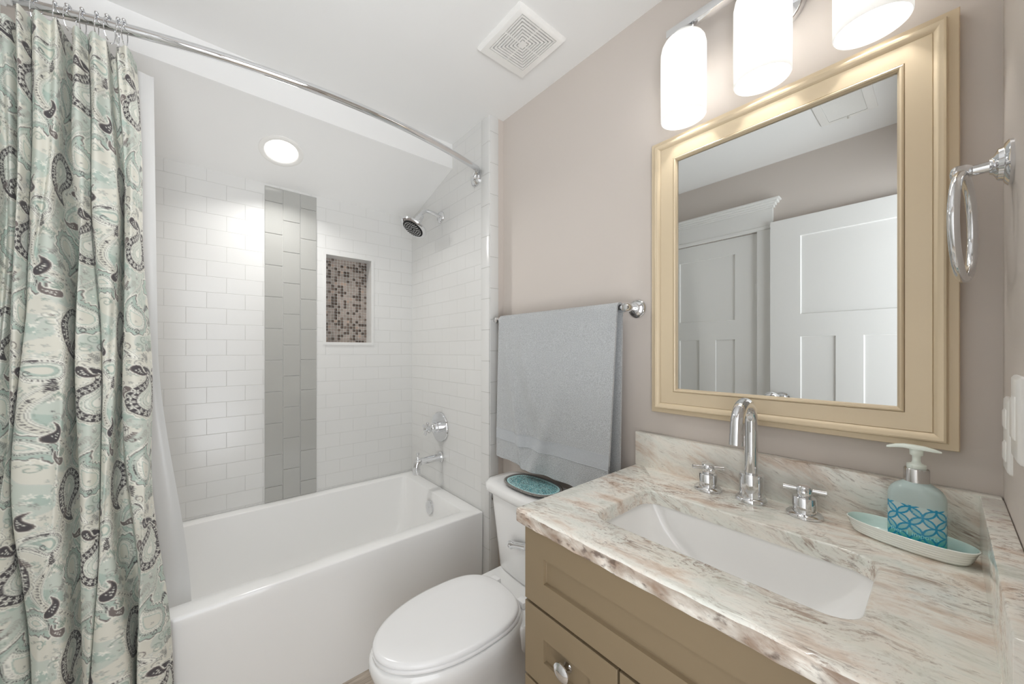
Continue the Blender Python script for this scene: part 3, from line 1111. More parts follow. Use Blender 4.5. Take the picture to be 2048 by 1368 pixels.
# curtain rings with beaded rollers
ring_x = [-0.172, -0.186, -0.203, -0.229, -0.256, -0.281, -0.310, -0.345]
ords = ['first', 'second', 'third', 'fourth', 'fifth', 'sixth', 'seventh', 'eighth']
proto = thing('curtain_ring', 'x', 'curtain ring', (ring_x[0], rod_y(ring_x[0]), ZROD), 'curtain rings on the shower rod')
bm = B()
c0 = Vector((ring_x[0], rod_y(ring_x[0]), ZROD))
loop = [c0 + Vector((0.004 * math.sin(t), 0.021 * math.sin(t), 0.019 + 0 - 0.043 * (1 - math.cos(t)) / 2 * 1.55)) for t in np.linspace(-2.9, 2.9, 30)]
tube(bm, loop, 0.0013, 8)
obj('wire_loop', bm, m_chrome, proto)
bm = B()
for kx in (-2, -1, 0, 1, 2):
    ball(bm, c0 + Vector((0.0, kx * 0.0066, 0.0195 - 0.0011 * kx * kx)), 0.0046, 12, 8)
obj('roller_beads', bm, m_chrome, proto)
for i, x in enumerate(ring_x):
    r = proto if i == 0 else copy_tree(proto)
    r.location = (x, rod_y(x), ZROD)
    r.rotation_euler = (0, 0, 0.25 * math.sin(i * 2.3))
    r['label'] = '%s chrome curtain ring counted from the curtain\'s free edge' % ords[i]

# ================================================================== CEILING FIXTURES
# recessed light in the sloped ceiling
sl = math.atan2(SZ0 - SZ1, YB - SY)
nrm = Vector((0, -math.sin(sl), -math.cos(sl)))
rc = Vector((0.297, 1.907, SZ0 - (SZ0 - SZ1) / (YB - SY) * (1.907 - SY)))
rl = thing('recessed_light', 'lit round downlight in the sloped ceiling over the tub', 'ceiling light', rc)
bm = B()
lathe(bm, [(0.094, 0.0), (0.094, 0.003), (0.088, 0.006), (0.074, 0.005), (0.069, 0.001), (0.068, -0.004)], rc, nrm, 48, cap0=False, cap1=False)
obj('trim_ring', bm, m_plate, rl)
bm = B()
lathe(bm, [(0.068, 0.0015), (0.060, 0.0030), (0.035, 0.0045), (0.010, 0.005)], rc, nrm, 40)
obj('lens', bm, m_lens, rl)
ld = bpy.data.lights.new('downlight', 'AREA')
ld.shape = 'DISK'
ld.size = 0.12
ld.spread = math.radians(145)
ld.energy = RECESS_W
ld.color = (1.0, 0.985, 0.96)
lo = bpy.data.objects.new('downlight', ld)
COL.objects.link(lo)
lo.parent = rl
lo.location = nrm * 0.010
lo.rotation_euler = (-sl, 0, 0)

# exhaust fan cover
VX0, VX1, VY0, VY1 = 0.822, 1.056, 0.845, 1.074
fan = thing('exhaust_fan', 'square white exhaust fan cover with concentric slots in the ceiling', 'exhaust fan', ((VX0 + VX1) / 2, (VY0 + VY1) / 2, ZC))
bm = B()
vcx, vcy = (VX0 + VX1) / 2 - 0.004, (VY0 + VY1) / 2 - 0.012
GH = 0.087
def sq(h, z):
    return [Vector((vcx + sx * h, vcy + sy * h, z)) for sx, sy in ((-1, -1), (1, -1), (1, 1), (-1, 1))]
outer = lambda i, z: [Vector((x, y, z)) for x, y in ((VX0 + i, VY0 + i), (VX1 - i, VY0 + i), (VX1 - i, VY1 - i), (VX0 + i, VY1 - i))]
loft(bm, [outer(0, ZC), outer(0.001, ZC - 0.008), outer(0.008, ZC - 0.016), sq(GH, ZC - 0.018), sq(GH, ZC - 0.010)], cap0=False, cap1=False)
obj('cover_frame', bm, m_plate, fan)
bm = B()
loft(bm, [sq(GH, ZC - 0.009), sq(GH, ZC - 0.0085)])  # near-black plate, stands in for the shade behind the slots
obj('slot_shade_plate', bm, m_dark, fan)
bm = B()
h = GH - 0.0025
nslat = 7
step = (GH - 0.016) / nslat
for i in range(nslat):
    ho, hi = h - i * step, h - i * step - step * 0.58
    loft(bm, [sq(ho, ZC - 0.018), sq(hi, ZC - 0.018), sq(hi, ZC - 0.011), sq(ho, ZC - 0.011)], loop=True)
loft(bm, [sq(h - nslat * step, ZC - 0.018), sq(h - nslat * step, ZC - 0.011)])
for sx, sy in ((1, 0), (-1, 0), (0, 1), (0, -1)):
    q = 0.002
    ax0, ax1 = sorted((sx * 0.012, sx * GH)) if sx else (-q, q)
    ay0, ay1 = sorted((sy * 0.012, sy * GH)) if sy else (-q, q)
    box(bm, vcx + ax0, vcx + ax1, vcy + ay0, vcy + ay1, ZC - 0.0178, ZC - 0.012)
obj('grille', bm, m_plate, fan)

# supply register (seen in the mirror)
reg = thing('air_register', 'white louvred air register in the ceiling, reflected in the mirror', 'air vent', (-0.03, 0.288, ZC))
bm = B()
loft(bm, [ring3(rrect(-0.16, 0.16, 0.19, 0.385, 0.008), ZC), ring3(rrect(-0.158, 0.158, 0.192, 0.383, 0.008), ZC - 0.006),
          ring3(rrect(-0.13, 0.13, 0.222, 0.353, 0.004), ZC - 0.009), ring3(rrect(-0.13, 0.13, 0.222, 0.353, 0.004), ZC - 0.003)], cap0=False)
obj('register_frame', bm, m_plate, reg)
bm = B()
for i in range(16):
    x = -0.122 + i * 0.0163
    loft(bm, [[Vector((x, y, ZC - 0.010)), Vector((x + 0.009, y, ZC - 0.004)), Vector((x + 0.0105, y, ZC - 0.004)), Vector((x + 0.0015, y, ZC - 0.010))] for y in (0.223, 0.352)])
obj('louvres', bm, m_plate, reg)
bm = B()
box(bm, -0.148, -0.138, 0.282, 0.290, ZC - 0.018, ZC - 0.006, bev=0.002)
obj('damper_lever', bm, m_plate, reg)

# ================================================================== VANITY LIGHT
vl = thing('vanity_light', 'three-shade chrome vanity light above the framed mirror', 'wall light', (W, 0.272, 2.14))
VLX = 1.10
VK = 1.0185
bm = B()
lathe(bm, [(0.064, 0), (0.064, 0.008), (0.058, 0.016), (0.03, 0.020)], (W, 0.272, 2.145), (-1, 0, 0), 40)
obj('backplate', bm, m_chrome, vl)
bm = B()
tube(bm, [(W - 0.015, 0.272, 2.145), (W - 0.06, 0.272, 2.155), (VLX + 0.012, 0.277, 2.188)], 0.012, 14)
obj('arm', bm, m_chrome, vl)
bm = B()
box(bm, VLX - 0.013, VLX + 0.013, 0.277 - 0.226, 0.277 + 0.226, 2.181, 2.203, bev=0.002)
obj('crossbar', bm, m_chrome, vl)
for y in (0.4604, 0.277, 0.0937):
    bm = B()
    lathe(bm, [(0.030, 2.146), (0.034, 2.150), (0.034, 2.155), (0.026, 2.160), (0.012, 2.164)], (VLX, y, 0.0166), (0, 0, 1), 24)
    obj('socket', bm, m_chrome, vl)
    bm = B()
    R = 0.0575
    pf = [(0.028, 2.147), (0.040, 2.145), (0.049, 2.139), (0.0545, 2.129), (R, 2.113), (R, 1.920), (R - 0.0015, 1.917), (R - 0.003, 1.920), (R - 0.0035, 2.11), (0.051, 2.126), (0.044, 2.136), (0.028, 2.142)]
    lathe(bm, pf, (VLX, y, 0.0125), (0, 0, 1), 48, cap0=False, cap1=False)
    s_ = obj('shade', bm, m_shade, vl, smooth=60)
    bm = B()
    lathe(bm, [(0.012, 2.14), (0.013, 2.118), (0.019, 2.100), (0.025, 2.080), (0.026, 2.066), (0.020, 2.052), (0.010, 2.045), (0.003, 2.044)], (VLX, y, 0.0125), (0, 0, 1), 24)
    obj('bulb', bm, m_bulb, s_)
    pd = bpy.data.lights.new('bulb_light', 'POINT')
    pd.energy = VANITY_W
    pd.shadow_soft_size = 0.012
    pd.color = (1.0, 0.985, 0.965)
    p_ = bpy.data.objects.new('bulb_light', pd)
    COL.objects.link(p_)
    p_.parent = vl
    p_.location = Vector((VLX, y, 2.034)) - Vector((W, 0.272, 2.14))

# ================================================================== MIRROR
mir = thing('wall_mirror', 'rectangular mirror in a wide champagne frame over the vanity', 'mirror', (W, 0.284, 1.063))
MY0, MY1, MZ0, MZ1 = -0.0175, 0.5855, 1.0625, 1.929
bm = B()
# frame profile: (inset from the outer edge, distance from wall)
prf = [(0.0, 0.0), (0.0, 0.022), (0.0015, 0.0245), (0.013, 0.0255), (0.0145, 0.027), (0.0150, 0.033), (0.0165, 0.0375), (0.0195, 0.0385), (0.0235, 0.037),
       (0.0285, 0.0325), (0.0315, 0.0305), (0.0325, 0.0290), (0.0335, 0.0305), (0.069, 0.0275), (0.0697, 0.0255), (0.0705, 0.0285), (0.0735, 0.0300), (0.0765, 0.0285), (0.0785, 0.0235),
       (0.0795, 0.0225), (0.0805, 0.0140), (0.0805, 0.0)]
R4 = []
for ins, d in prf:
    R4.append([Vector((W - d, y, z)) for y, z in ((MY0 + ins, MZ0 + ins), (MY1 - ins, MZ0 + ins), (MY1 - ins, MZ1 - ins), (MY0 + ins, MZ1 - ins))])
loft(bm, R4, cap0=False, cap1=False)
obj('frame', bm, m_frame, mir, smooth=35)
bm = B()
i = 0.078
box(bm, W - 0.018, W - 0.004, MY0 + i, MY1 - i, MZ0 + i, MZ1 - i)
obj('mirror_glass', bm, m_mirror, mir)

# ================================================================== TOWEL BAR AND TOWEL
TBX, TBZ = W - 0.072, 1.404
tb = thing('towel_bar', 'chrome towel bar on the wall over the toilet', 'towel bar', (W, 0.96, TBZ))
bm = B()
tube(bm, [(TBX, 0.646, TBZ), (TBX, 1.304, TBZ)], 0.0085, 18)
obj('bar', bm, m_chrome, tb)
for y in (0.646, 1.304):
    bm = B()
    lathe(bm, [(0.012, 0.004), (0.011, 0.045), (0.014, 0.052), (0.016, 0.062), (0.016, 0.080), (0.012, 0.086), (0.004, 0.088)], (W, y, TBZ), (-1, 0, 0), 24)
    ps = obj('post', bm, m_chrome, tb)
    bm = B()
    lathe(bm, [(0.031, 0), (0.031, 0.006), (0.028, 0.009), (0.025, 0.009), (0.024, 0.014), (0.018, 0.018), (0.017, 0.024), (0.012, 0.026)], (W, y, TBZ), (-1, 0, 0), 32)
    obj('flange', bm, m_chrome, ps)

def make_towel():
    th = 0.0075
    zbot_f, zbot_b = 0.765, 0.80
    front, top = [], []
    NZ = 80
    spec = []
    # back layer up, over the bar, front layer down: (x, z, k down)
    for i in range(30):
        t = i / 29
        spec.append((TBX + 0.019 - 0.003 * t, zbot_b + (TBZ - zbot_b) * t, -(1 - t)))
    for i in range(1, 12):
        a = PI * i / 12
        spec.append((TBX + 0.016 * math.cos(a), TBZ + 0.016 * math.sin(a), 0.0))
    for i in range(NZ):
        t = i / (NZ - 1)
        spec.append((TBX - 0.017 - 0.012 * t, TBZ - (TBZ - zbot_f) * t, t))
    spec = np.array(spec)
    NY = 90
    v = np.linspace(0, 1, NY)[None, :]
    X, Z, K = (spec[:, i][:, None] for i in range(3))
    kk = np.abs(K)
    yr = 0.668 + 0.028 * np.clip(K, 0, 1) + 0.012 * np.clip(-K, 0, 1)
    yl = 1.268 + 0.014 * kk
    Y = yr + (yl - yr) * v
    fold = np.clip(K, 0, 1) ** 0.8
    wave = (0.036 * np.exp(-((v - (0.82 - 0.42 * kk)) / 0.07) ** 2) * np.sin(PI * np.clip(1.25 * kk, 0, 1)) +
            0.032 * np.exp(-((v - (0.95 - 0.30 * kk)) / 0.05) ** 2) * np.clip(1.6 * kk, 0, 1) +
            0.026 * np.exp(-((v - (0.22 + 0.34 * kk)) / 0.065) ** 2) * kk -
            0.009 * np.exp(-((v - (0.98)) / 0.06) ** 2) * kk)
    rip = 0.004 * np.sin(v * 34 + 1) * sstep(0.8, 1.0, kk)
    Xs_ = X - (wave + rip) * fold + np.where(K < 0, 0.004 * np.sin(v * 9) * kk, 0)
    Zs = Z + 0 * v - np.clip(K - 0.8, 0, 1) * 0.03 * np.sin(v * 5.2 + 0.3)
    P = np.stack([Xs_, Y, Zs], -1)
    # thickness along the profile normal
    d = np.gradient(P, axis=0)
    nx, nz = d[..., 2], -d[..., 0]
    ln = np.hypot(nx, nz) + 1e-9
    Q = P.copy()
    Q[..., 0] -= nx / ln * -th * 0.5
    Q[..., 2] -= nz / ln * -th * 0.5
    P2 = P.copy()
    P2[..., 0] += nx / ln * -th * 0.5
    P2[..., 2] += nz / ln * -th * 0.5
    return P2, Q, spec
def towel():
    A, Bq, spec = make_towel()
    bm = B()
    nr_, nc_ = A.shape[:2]
    K = spec[:, 2]
    rngt = random.Random(5)
    # one closed skin: ring around each profile column
    for arr in (A, Bq):
        pass
    band = (0.775, 0.865)
    va = [[bm.verts.new(A[i, j]) for j in range(nc_)] for i in range(nr_)]
    vb = [[bm.verts.new(Bq[i, j]) for j in range(nc_)] for i in range(nr_)]
    for i in range(nr_ - 1):
        for j in range(nc_ - 1):
            bm.faces.new((va[i][j], va[i][j + 1], va[i + 1][j + 1], va[i + 1][j]))
            bm.faces.new((vb[i][j], vb[i + 1][j], vb[i + 1][j + 1], vb[i][j + 1]))
        bm.faces.new((va[i][0], va[i + 1][0], vb[i + 1][0], vb[i][0]))
        bm.faces.new((va[i][-1], vb[i][-1], vb[i + 1][-1], va[i + 1][-1]))
    for j in range(nc_ - 1):
        bm.faces.new((va[0][j], vb[0][j], vb[0][j + 1], va[0][j + 1]))
        bm.faces.new((va[-1][j], va[-1][j + 1], vb[-1][j + 1], vb[-1][j]))
    tw_ = thing('bath_towel', 'pale grey terry towel folded over the bar above the toilet tank', 'towel', (TBX, 0.96, 0.78))
    obj('towel_cloth', bm, m_towel, tw_, smooth=75)
    # flat woven border: a thin sheet lying on the front face
    front = A if A[-1, 0, 0] < Bq[-1, 0, 0] else Bq
    rows = [i for i in range(nr_) if band[0] <= K[i] <= band[1]]
    S = front[rows].copy()
    S[..., 0] -= 0.0012
    bm = B()
    vs = [[bm.verts.new(S[i, j]) for j in range(nc_)] for i in range(len(rows))]
    vs2 = [[bm.verts.new(S[i, j] + np.array((0.002, 0, 0))) for j in range(nc_)] for i in range(len(rows))]
    for i in range(len(rows) - 1):
        for j in range(nc_ - 1):
            bm.faces.new((vs[i][j], vs[i][j + 1], vs[i + 1][j + 1], vs[i + 1][j]))
            bm.faces.new((vs2[i][j], vs2[i + 1][j], vs2[i + 1][j + 1], vs2[i][j + 1]))
    for i in (0, len(rows) - 1):
        for j in range(nc_ - 1):
            bm.faces.new((vs[i][j], vs2[i][j], vs2[i][j + 1], vs[i][j + 1]))
    obj('woven_border', bm, m_band, tw_, smooth=75)
    # stitched ridges above and below the border
    for i in (rows[0], rows[-1]):
        bm = B()
        tube(bm, [front[i, j] + np.array((-0.0012, 0, 0)) for j in range(0, nc_)], 0.0012, 6)
        obj('border_seam', bm, m_band, tw_)
towel()

# ================================================================== TOILET
TY = 0.968
toi = thing('toilet', 'white two-piece toilet with a closed lid between tub and vanity', 'toilet', (0.75, TY, 0))
def egg(xf, xb, b, z, n=64, yc=TY, pb=0.62, xc=None, sx=1.0):
    xc = xf + (xb - xf) * 0.56 if xc is None else xc
    out = []
    for i in range(n):
        t = 2 * PI * i / n
        c, s = math.cos(t), math.sin(t)
        if c > 0:       # back half, squarer
            x = xc + (xb - xc) * abs(c) ** pb
            y = b * math.copysign(abs(s) ** 0.80, s)
        else:
            x = xc + (xc - xf) * -(abs(c) ** 0.98)
            y = b * math.copysign(abs(s) ** 1.0, s)
        out.append(Vector((x, yc + y, z)))
    return out
bm = B()
# bowl: flared rim, waist, foot
loft(bm, [egg(0.50, 1.06, 0.115, 0.0, xc=0.86), egg(0.50, 1.06, 0.115, 0.03, xc=0.86), egg(0.515, 1.05, 0.108, 0.06, xc=0.86), egg(0.50, 1.03, 0.105, 0.15, xc=0.82),
          egg(0.45, 0.98, 0.118, 0.22, xc=0.74), egg(0.405, 0.92, 0.140, 0.285, xc=0.67), egg(0.378, 0.89, 0.154, 0.335), egg(0.370, 0.88, 0.159, 0.362),
          egg(0.372, 0.88, 0.158, 0.380), egg(0.378, 0.876, 0.154, 0.386)])
# deck under the tank
loft(bm, [ring3(rrect(0.80, 1.07, TY - 0.085, TY + 0.085, 0.04), 0.15), ring3(rrect(0.80, 1.10, TY - 0.12, TY + 0.12, 0.04), 0.26),
          ring3(rrect(0.80, 1.13, TY - 0.150, TY + 0.150, 0.035), 0.35), ring3(rrect(0.80, 1.13, TY - 0.152, TY + 0.152, 0.035), 0.368),
          ring3(rrect(0.804, 1.126, TY - 0.148, TY + 0.148, 0.033), 0.374)])
obj('bowl', bm, m_china, toi, smooth=50)
bm = B()
loft(bm, [egg(0.384, 0.872, 0.149, 0.388), egg(0.380, 0.874, 0.152, 0.392), egg(0.380, 0.874, 0.152, 0.398), egg(0.384, 0.87, 0.149, 0.401)])
obj('seat_ring', bm, m_seat, toi, smooth=50)
bm = B()
loft(bm, [egg(0.386, 0.862, 0.147, 0.4025), egg(0.381, 0.865, 0.151, 0.405), egg(0.381, 0.865, 0.151, 0.410), egg(0.384, 0.862, 0.148, 0.4145), egg(0.394, 0.855, 0.140, 0.4175), egg(0.45, 0.82, 0.10, 0.4195), egg(0.55, 0.75, 0.05, 0.420)])
obj('lid', bm, m_seat, toi, smooth=50)
for y in (TY - 0.075, TY + 0.075):
    bm = B()
    box(bm, 0.868, 0.90, y - 0.017, y + 0.017, 0.374, 0.397, bev=0.004)
    obj('hinge_cap', bm, m_seat, toi)
# tank, tapering to its foot, and its lid
TC = 0.985
bm = B()
def tank_ring(xf, xb, hw, z, r=0.055):
    pts = []
    for x, y in rrect(0, 1, -1, 1, 0.001, 9, 12):
        pass
    base = rrect(xf, xb, TC - hw, TC + hw, r, 9, 8)
    out = []
    for x, y in base:
        bow = 0.018 * (1 - ((y - TC) / hw) ** 2)     # gently bowed front
        fr = max(0, 1 - (x - xf) / (xb - xf))
        out.append(Vector((x - bow * fr, y, z)))
    return out
loft(bm, [tank_ring(0.985, 1.125, 0.150, 0.372, 0.04), tank_ring(0.972, 1.13, 0.160, 0.385), tank_ring(0.968, 1.135, 0.176, 0.50), tank_ring(0.966, 1.14, 0.196, 0.62), tank_ring(0.966, 1.14, 0.203, 0.672)])
obj('tank', bm, m_china, toi, smooth=50)
bm = B()
loft(bm, [tank_ring(0.962, 1.146, 0.208, 0.668), tank_ring(0.950, 1.152, 0.226, 0.678), tank_ring(0.948, 1.154, 0.229, 0.692), tank_ring(0.950, 1.153, 0.227, 0.704), tank_ring(0.958, 1.148, 0.219, 0.712), tank_ring(0.985, 1.13, 0.19, 0.7145)])
obj('tank_lid', bm, m_china, toi, smooth=50)
bm = B()
PVT = Vector((0.955, 0.93, 0.545))
lathe(bm, [(0.062, -0.01), (0.062, 0.0), (0.058, 0.003), (0.02, 0.004)], (0.961, 0.945, 0.540), (-1, 0, 0), 40)
obj('lever_boss', bm, m_china, toi)
bm = B()
lathe(bm, [(0.020, 0.0), (0.020, 0.006), (0.013, 0.010), (0.011, 0.020)], PVT, (-1, 0, 0), 24)
lv = [PVT + Vector((-0.020, 0.0, 0)), PVT + Vector((-0.024, 0.02, -0.004)), PVT + Vector((-0.026, 0.048, -0.012)), PVT + Vector((-0.026, 0.062, -0.016)), PVT + Vector((-0.026, 0.070, -0.018)), PVT + Vector((-0.026, 0.078, -0.020))]
tube(bm, lv, [0.0125, 0.0115, 0.0115, 0.013, 0.0165, 0.0140], 18)
obj('flush_lever', bm, m_chrome, toi)

# ---- mosaic tray on the tank
TR = Vector((1.042, 1.000, 0.7147))
tr = thing('mosaic_tray', 'oval turquoise mosaic tray with pewter rim on the toilet tank', 'tray', TR)
def oval(hx, hy, z, n=72, p=0.82):
    out = []
    for i in range(n):
        t = 2 * PI * i / n
        c, s = math.cos(t), math.sin(t)
        out.append(Vector((TR.x + hx * math.copysign(abs(c) ** p, c), TR.y + hy * math.copysign(abs(s) ** p, s), TR.z + z)))
    return out
bm = B()
loft(bm, [oval(0.066, 0.105, 0.0), oval(0.080, 0.122, 0.009), oval(0.083, 0.126, 0.015), oval(0.081, 0.124, 0.018), oval(0.078, 0.1205, 0.0172), oval(0.0755, 0.118, 0.0125), oval(0.05, 0.085, 0.0115)])
obj('tray_body', bm, m_pewter, tr, smooth=60)
bm = B()
for i, p in enumerate(oval(0.0835, 0.1265, 0.0135, 120)):
    ball(bm, p, 0.0030, 6, 4)
obj('beaded_edge', bm, m_beadm, tr)
def mosaic_mat():
    m, nt, b = newmat('turquoise_mosaic')
    g = N(nt, 'ShaderNodeNewGeometry')
    vo = N(nt, 'ShaderNodeTexVoronoi', feature='DISTANCE_TO_EDGE')
    vo.inputs['Scale'].default_value = 150
    nt.links.new(g.outputs['Position'], vo.inputs['Vector'])
    v2 = N(nt, 'ShaderNodeTexVoronoi')
    v2.inputs['Scale'].default_value = 150
    nt.links.new(g.outputs['Position'], v2.inputs['Vector'])
    cr = N(nt, 'ShaderNodeValToRGB')
    cr.color_ramp.elements[0].color = (*lin((104, 172, 178)), 1)
    cr.color_ramp.elements[1].color = (*lin((190, 230, 230)), 1)
    nt.links.new(v2.outputs['Color'], cr.inputs[0])
    lt = N(nt, 'ShaderNodeMath', operation='LESS_THAN')
    lt.inputs[1].default_value = 0.06
    nt.links.new(vo.outputs['Distance'], lt.inputs[0])
    mx = N(nt, 'ShaderNodeMix', data_type='RGBA')
    nt.links.new(lt.outputs[0], mx.inputs[0])
    nt.links.new(cr.outputs[0], mx.inputs['A'])
    mx.inputs['B'].default_value = (*lin((40, 66, 72)), 1)
    nt.links.new(mx.outputs['Result'], b.inputs['Base Color'])
    b.inputs['Roughness'].default_value = 0.12
    b.inputs['Coat Weight'].default_value = 0.4
    return m
bm = B()
loft(bm, [oval(0.0668, 0.1090, 0.0122), oval(0.0655, 0.1075, 0.0136)], cap0=False)
obj('mosaic_inlay', bm, mosaic_mat(), tr)
m_tq = M('pale_turquoise_glass', (190, 232, 234), 0.15)
m_gl = M('dark_mosaic_grout', (40, 52, 56), 0.5)
bm = B()
A_, B_ = oval(0.0748, 0.1170, 0.0142, 56), oval(0.0672, 0.1092, 0.0142, 56)
for i in range(56):
    j = (i + 1) % 56
    a, b2, c, d = A_[i], A_[j], B_[j], B_[i]
    mid = (a + b2 + c + d) / 4
    q = [mid + (p - mid) * 0.80 for p in (a, b2, c, d)]
    loft(bm, [[p - Vector((0, 0, 0.003)) for p in q], q])
obj('border_tiles', bm, m_tq, tr)

# ---- paper holder post on the tiled return
ph_ = thing('paper_holder', 'chrome paper holder post between tiled corner and toilet tank', 'toilet paper holder', (1.128, YJ, 0.545))
bm = B()
lathe(bm, [(0.020, 0.003), (0.020, 0.008), (0.010, 0.012), (0.008, 0.045), (0.012, 0.052), (0.012, 0.064), (0.006, 0.068)], (1.128, YJ, 0.552), (0, -1, 0), 20)
obj('holder_post', bm, m_chrome, ph_)
bm = B()
tube(bm, [(1.128, YJ - 0.056, 0.552), (1.126, YJ - 0.056, 0.528)], 0.007, 12)
ball(bm, (1.126, YJ - 0.056, 0.524), 0.0095, 14, 10)
obj('holder_arm', bm, m_chrome, ph_)

# ================================================================== VANITY
CABX, CABY0, CABY1 = 0.638, YF + 0.002, 0.626
CT = 0.878         # counter top
CB = 0.843
van = thing('vanity_cabinet', 'taupe shaker vanity cabinet under the stone countertop', 'cabinet', (0.9, 0.28, 0))
bm = B()
for bx in ((CABX, CABX + 0.018, CABY0, CABY1 - 0.002), (W - 0.02, W - 0.002, CABY0, CABY1 - 0.002), (CABX + 0.018, W - 0.02, CABY0, CABY0 + 0.018), (CABX + 0.018, W - 0.02, CABY1 - 0.02, CABY1 - 0.002)):
    box(bm, *bx, 0.10, CB - 0.001)
box(bm, CABX + 0.018, W - 0.02, CABY0 + 0.018, CABY1 - 0.02, 0.10, 0.118)
box(bm, CABX + 0.06, W - 0.002, CABY0, CABY1 - 0.03, 0.0, 0.10)
obj('carcass', bm, m_cab, van)
FX = 0.6245        # face plane of the fronts
def shaker(name, y0, y1, z0, z1, par, st=0.065):
    bm = B()
    O = lambda ins, x: [Vector((x, y, z)) for y, z in ((y0 + ins, z0 + ins), (y1 - ins, z0 + ins), (y1 - ins, z1 - ins), (y0 + ins, z1 - ins))]
    rb = 0.0012
    rs = [O(0, CABX - 0.0005), O(0, FX + rb), O(rb, FX), O(st, FX), O(st + 0.0018, FX + 0.0085), O(st + 0.0024, FX + 0.009)]
    loft(bm, rs)
    return obj(name, bm, m_cab, par, smooth=25)
GAPZ = 0.6565
shaker('false_drawer_front', CABY0 + 0.006, CABY1 - 0.0015, GAPZ + 0.004, 0.838, van, 0.060)
def knob(par, y, z):
    bm = B()
    lathe(bm, [(0.011, 0), (0.0085, 0.004), (0.007, 0.012), (0.0095, 0.016), (0.017, 0.018), (0.0195, 0.0205), (0.0195, 0.0235), (0.0165, 0.0255), (0.0150, 0.0265), (0.0085, 0.029), (0.002, 0.0298)], (FX + 0.008 if True else FX, y, z), (-1, 0, 0), 36)
    obj('knob', bm, m_chrome, par)
dy0, dy1 = 0.380, CABY1 - 0.0015
for z0, z1 in ((0.480, GAPZ), (0.298, 0.476), (0.112, 0.294)):
    d = shaker('drawer', dy0, dy1, z0, z1 - 0.003, van, 0.060)
    knob(d, (dy0 + dy1) / 2, (z0 + z1) / 2 + 0.0)
d = shaker('door', CABY0 + 0.006, dy0 - 0.005, 0.112, GAPZ - 0.003, van, 0.060)
knob(d, dy0 - 0.045, 0.60)

# ---- countertop with sink cut-out
SX0, SX1, SY0_, SY1_ = 0.720, 0.981, 0.073, 0.503
CX0, CX1, CYa, CYb = 0.607, W - 0.002, YF + 0.002, 0.640
ctop = thing('countertop', 'brown and white streaked stone countertop with an undermount sink cut-out', 'countertop', (0.9, 0.28, CB))
bm = B()
k, m = 9, 46
def crect(ins, z):
    return ring3(rrect(CX0 + ins, CX1, CYa, CYb - ins, 0.006 + 0.0, k, m), z)
def srect(out, z):
    return ring3(rrect(SX0 - out, SX1 + out, SY0_ - out, SY1_ + out, 0.042 + out, k, m), z)
rgs = [srect(0.0, CB), srect(0.0, CT - 0.004), srect(0.0012, CT - 0.0012), srect(0.004, CT),
       crect(0.006, CT), crect(0.0018, CT - 0.0018), crect(0.0, CT - 0.006), crect(0.0, CB + 0.012), crect(0.0, CB + 0.004), crect(0.003, CB)]
rn = random.Random(11)
for ri in (5, 6, 7, 8, 9):          # chiselled front edge
    for p in rgs[ri]:
        if p.x < CX0 + 0.012:
            s1 = math.sin(p.y * 57 + ri) * 0.0010 + math.sin(p.y * 131 + 2 * ri) * 0.0008 + rn.uniform(-0.0006, 0.0006)
            p.x += s1 + (0.0012 if ri in (7, 8) else 0)
loft(bm, rgs, loop=True)
bm.normal_update()
for f in bm.faces:
    ce = f.calc_center_median()
    if abs(f.normal.x) > 0.5 and ce.x < CX0 + 0.012 and ce.z < CT - 0.0055:
        f.material_index = 1
obj('slab', bm, [m_stone, m_stone_edge], ctop, smooth=50)
bm = B()
box(bm, W - 0.030, W - 0.001, CYa, 0.638, CT - 0.001, 0.988, bev=0.002)
obj('backsplash', bm, m_stone, ctop)
bm = B()
box(bm, CX0 + 0.004, W - 0.030, YF + 0.001, YF + 0.027, CT - 0.001, 0.988, bev=0.002)
obj('side_splash', bm, m_stone, ctop)

# ---- sink
snk = thing('sink', 'white rectangular undermount sink in the stone countertop', 'sink', (0.85, 0.288, 0.70))
bm = B()
def skr(ix0, ix1, iy0, iy1, r, z):
    return ring3(rrect(SX0 - 0.004 + ix0, SX1 + 0.004 - ix1, SY0_ - 0.004 + iy0, SY1_ + 0.004 - iy1, r, 9, 6), z)
loft(bm, [skr(-0.02, -0.02, -0.02, -0.02, 0.05, CB - 0.001), skr(0, 0, 0, 0, 0.044, CB - 0.001), skr(0.001, 0.001, 0.002, 0.002, 0.044, CB - 0.008), skr(0.010, 0.010, 0.020, 0.030, 0.045, 0.790),
          skr(0.018, 0.018, 0.045, 0.075, 0.05, 0.745), skr(0.035, 0.035, 0.085, 0.115, 0.05, 0.722), skr(0.07, 0.07, 0.14, 0.15, 0.05, 0.715), skr(0.11, 0.11, 0.19, 0.19, 0.02, 0.712)],
     cap0=False)
loft(bm, [skr(-0.02, -0.02, -0.02, -0.02, 0.05, CB - 0.001), skr(-0.018, -0.018, -0.018, -0.018, 0.05, CB - 0.02), skr(-0.005, -0.005, 0.0, 0.0, 0.05, 0.78), skr(0.02, 0.02, 0.06, 0.06, 0.05, 0.705), skr(0.1, 0.1, 0.18, 0.18, 0.02, 0.70)], cap0=False)
obj('basin', bm, m_china, snk, smooth=60)
bm = B()
lathe(bm, [(0.022, 0), (0.021, 0.003), (0.014, 0.0035), (0.013, 0.001)], (0.85, 0.288, 0.7125), (0, 0, 1), 24)
obj('drain', bm, m_chrome, snk)

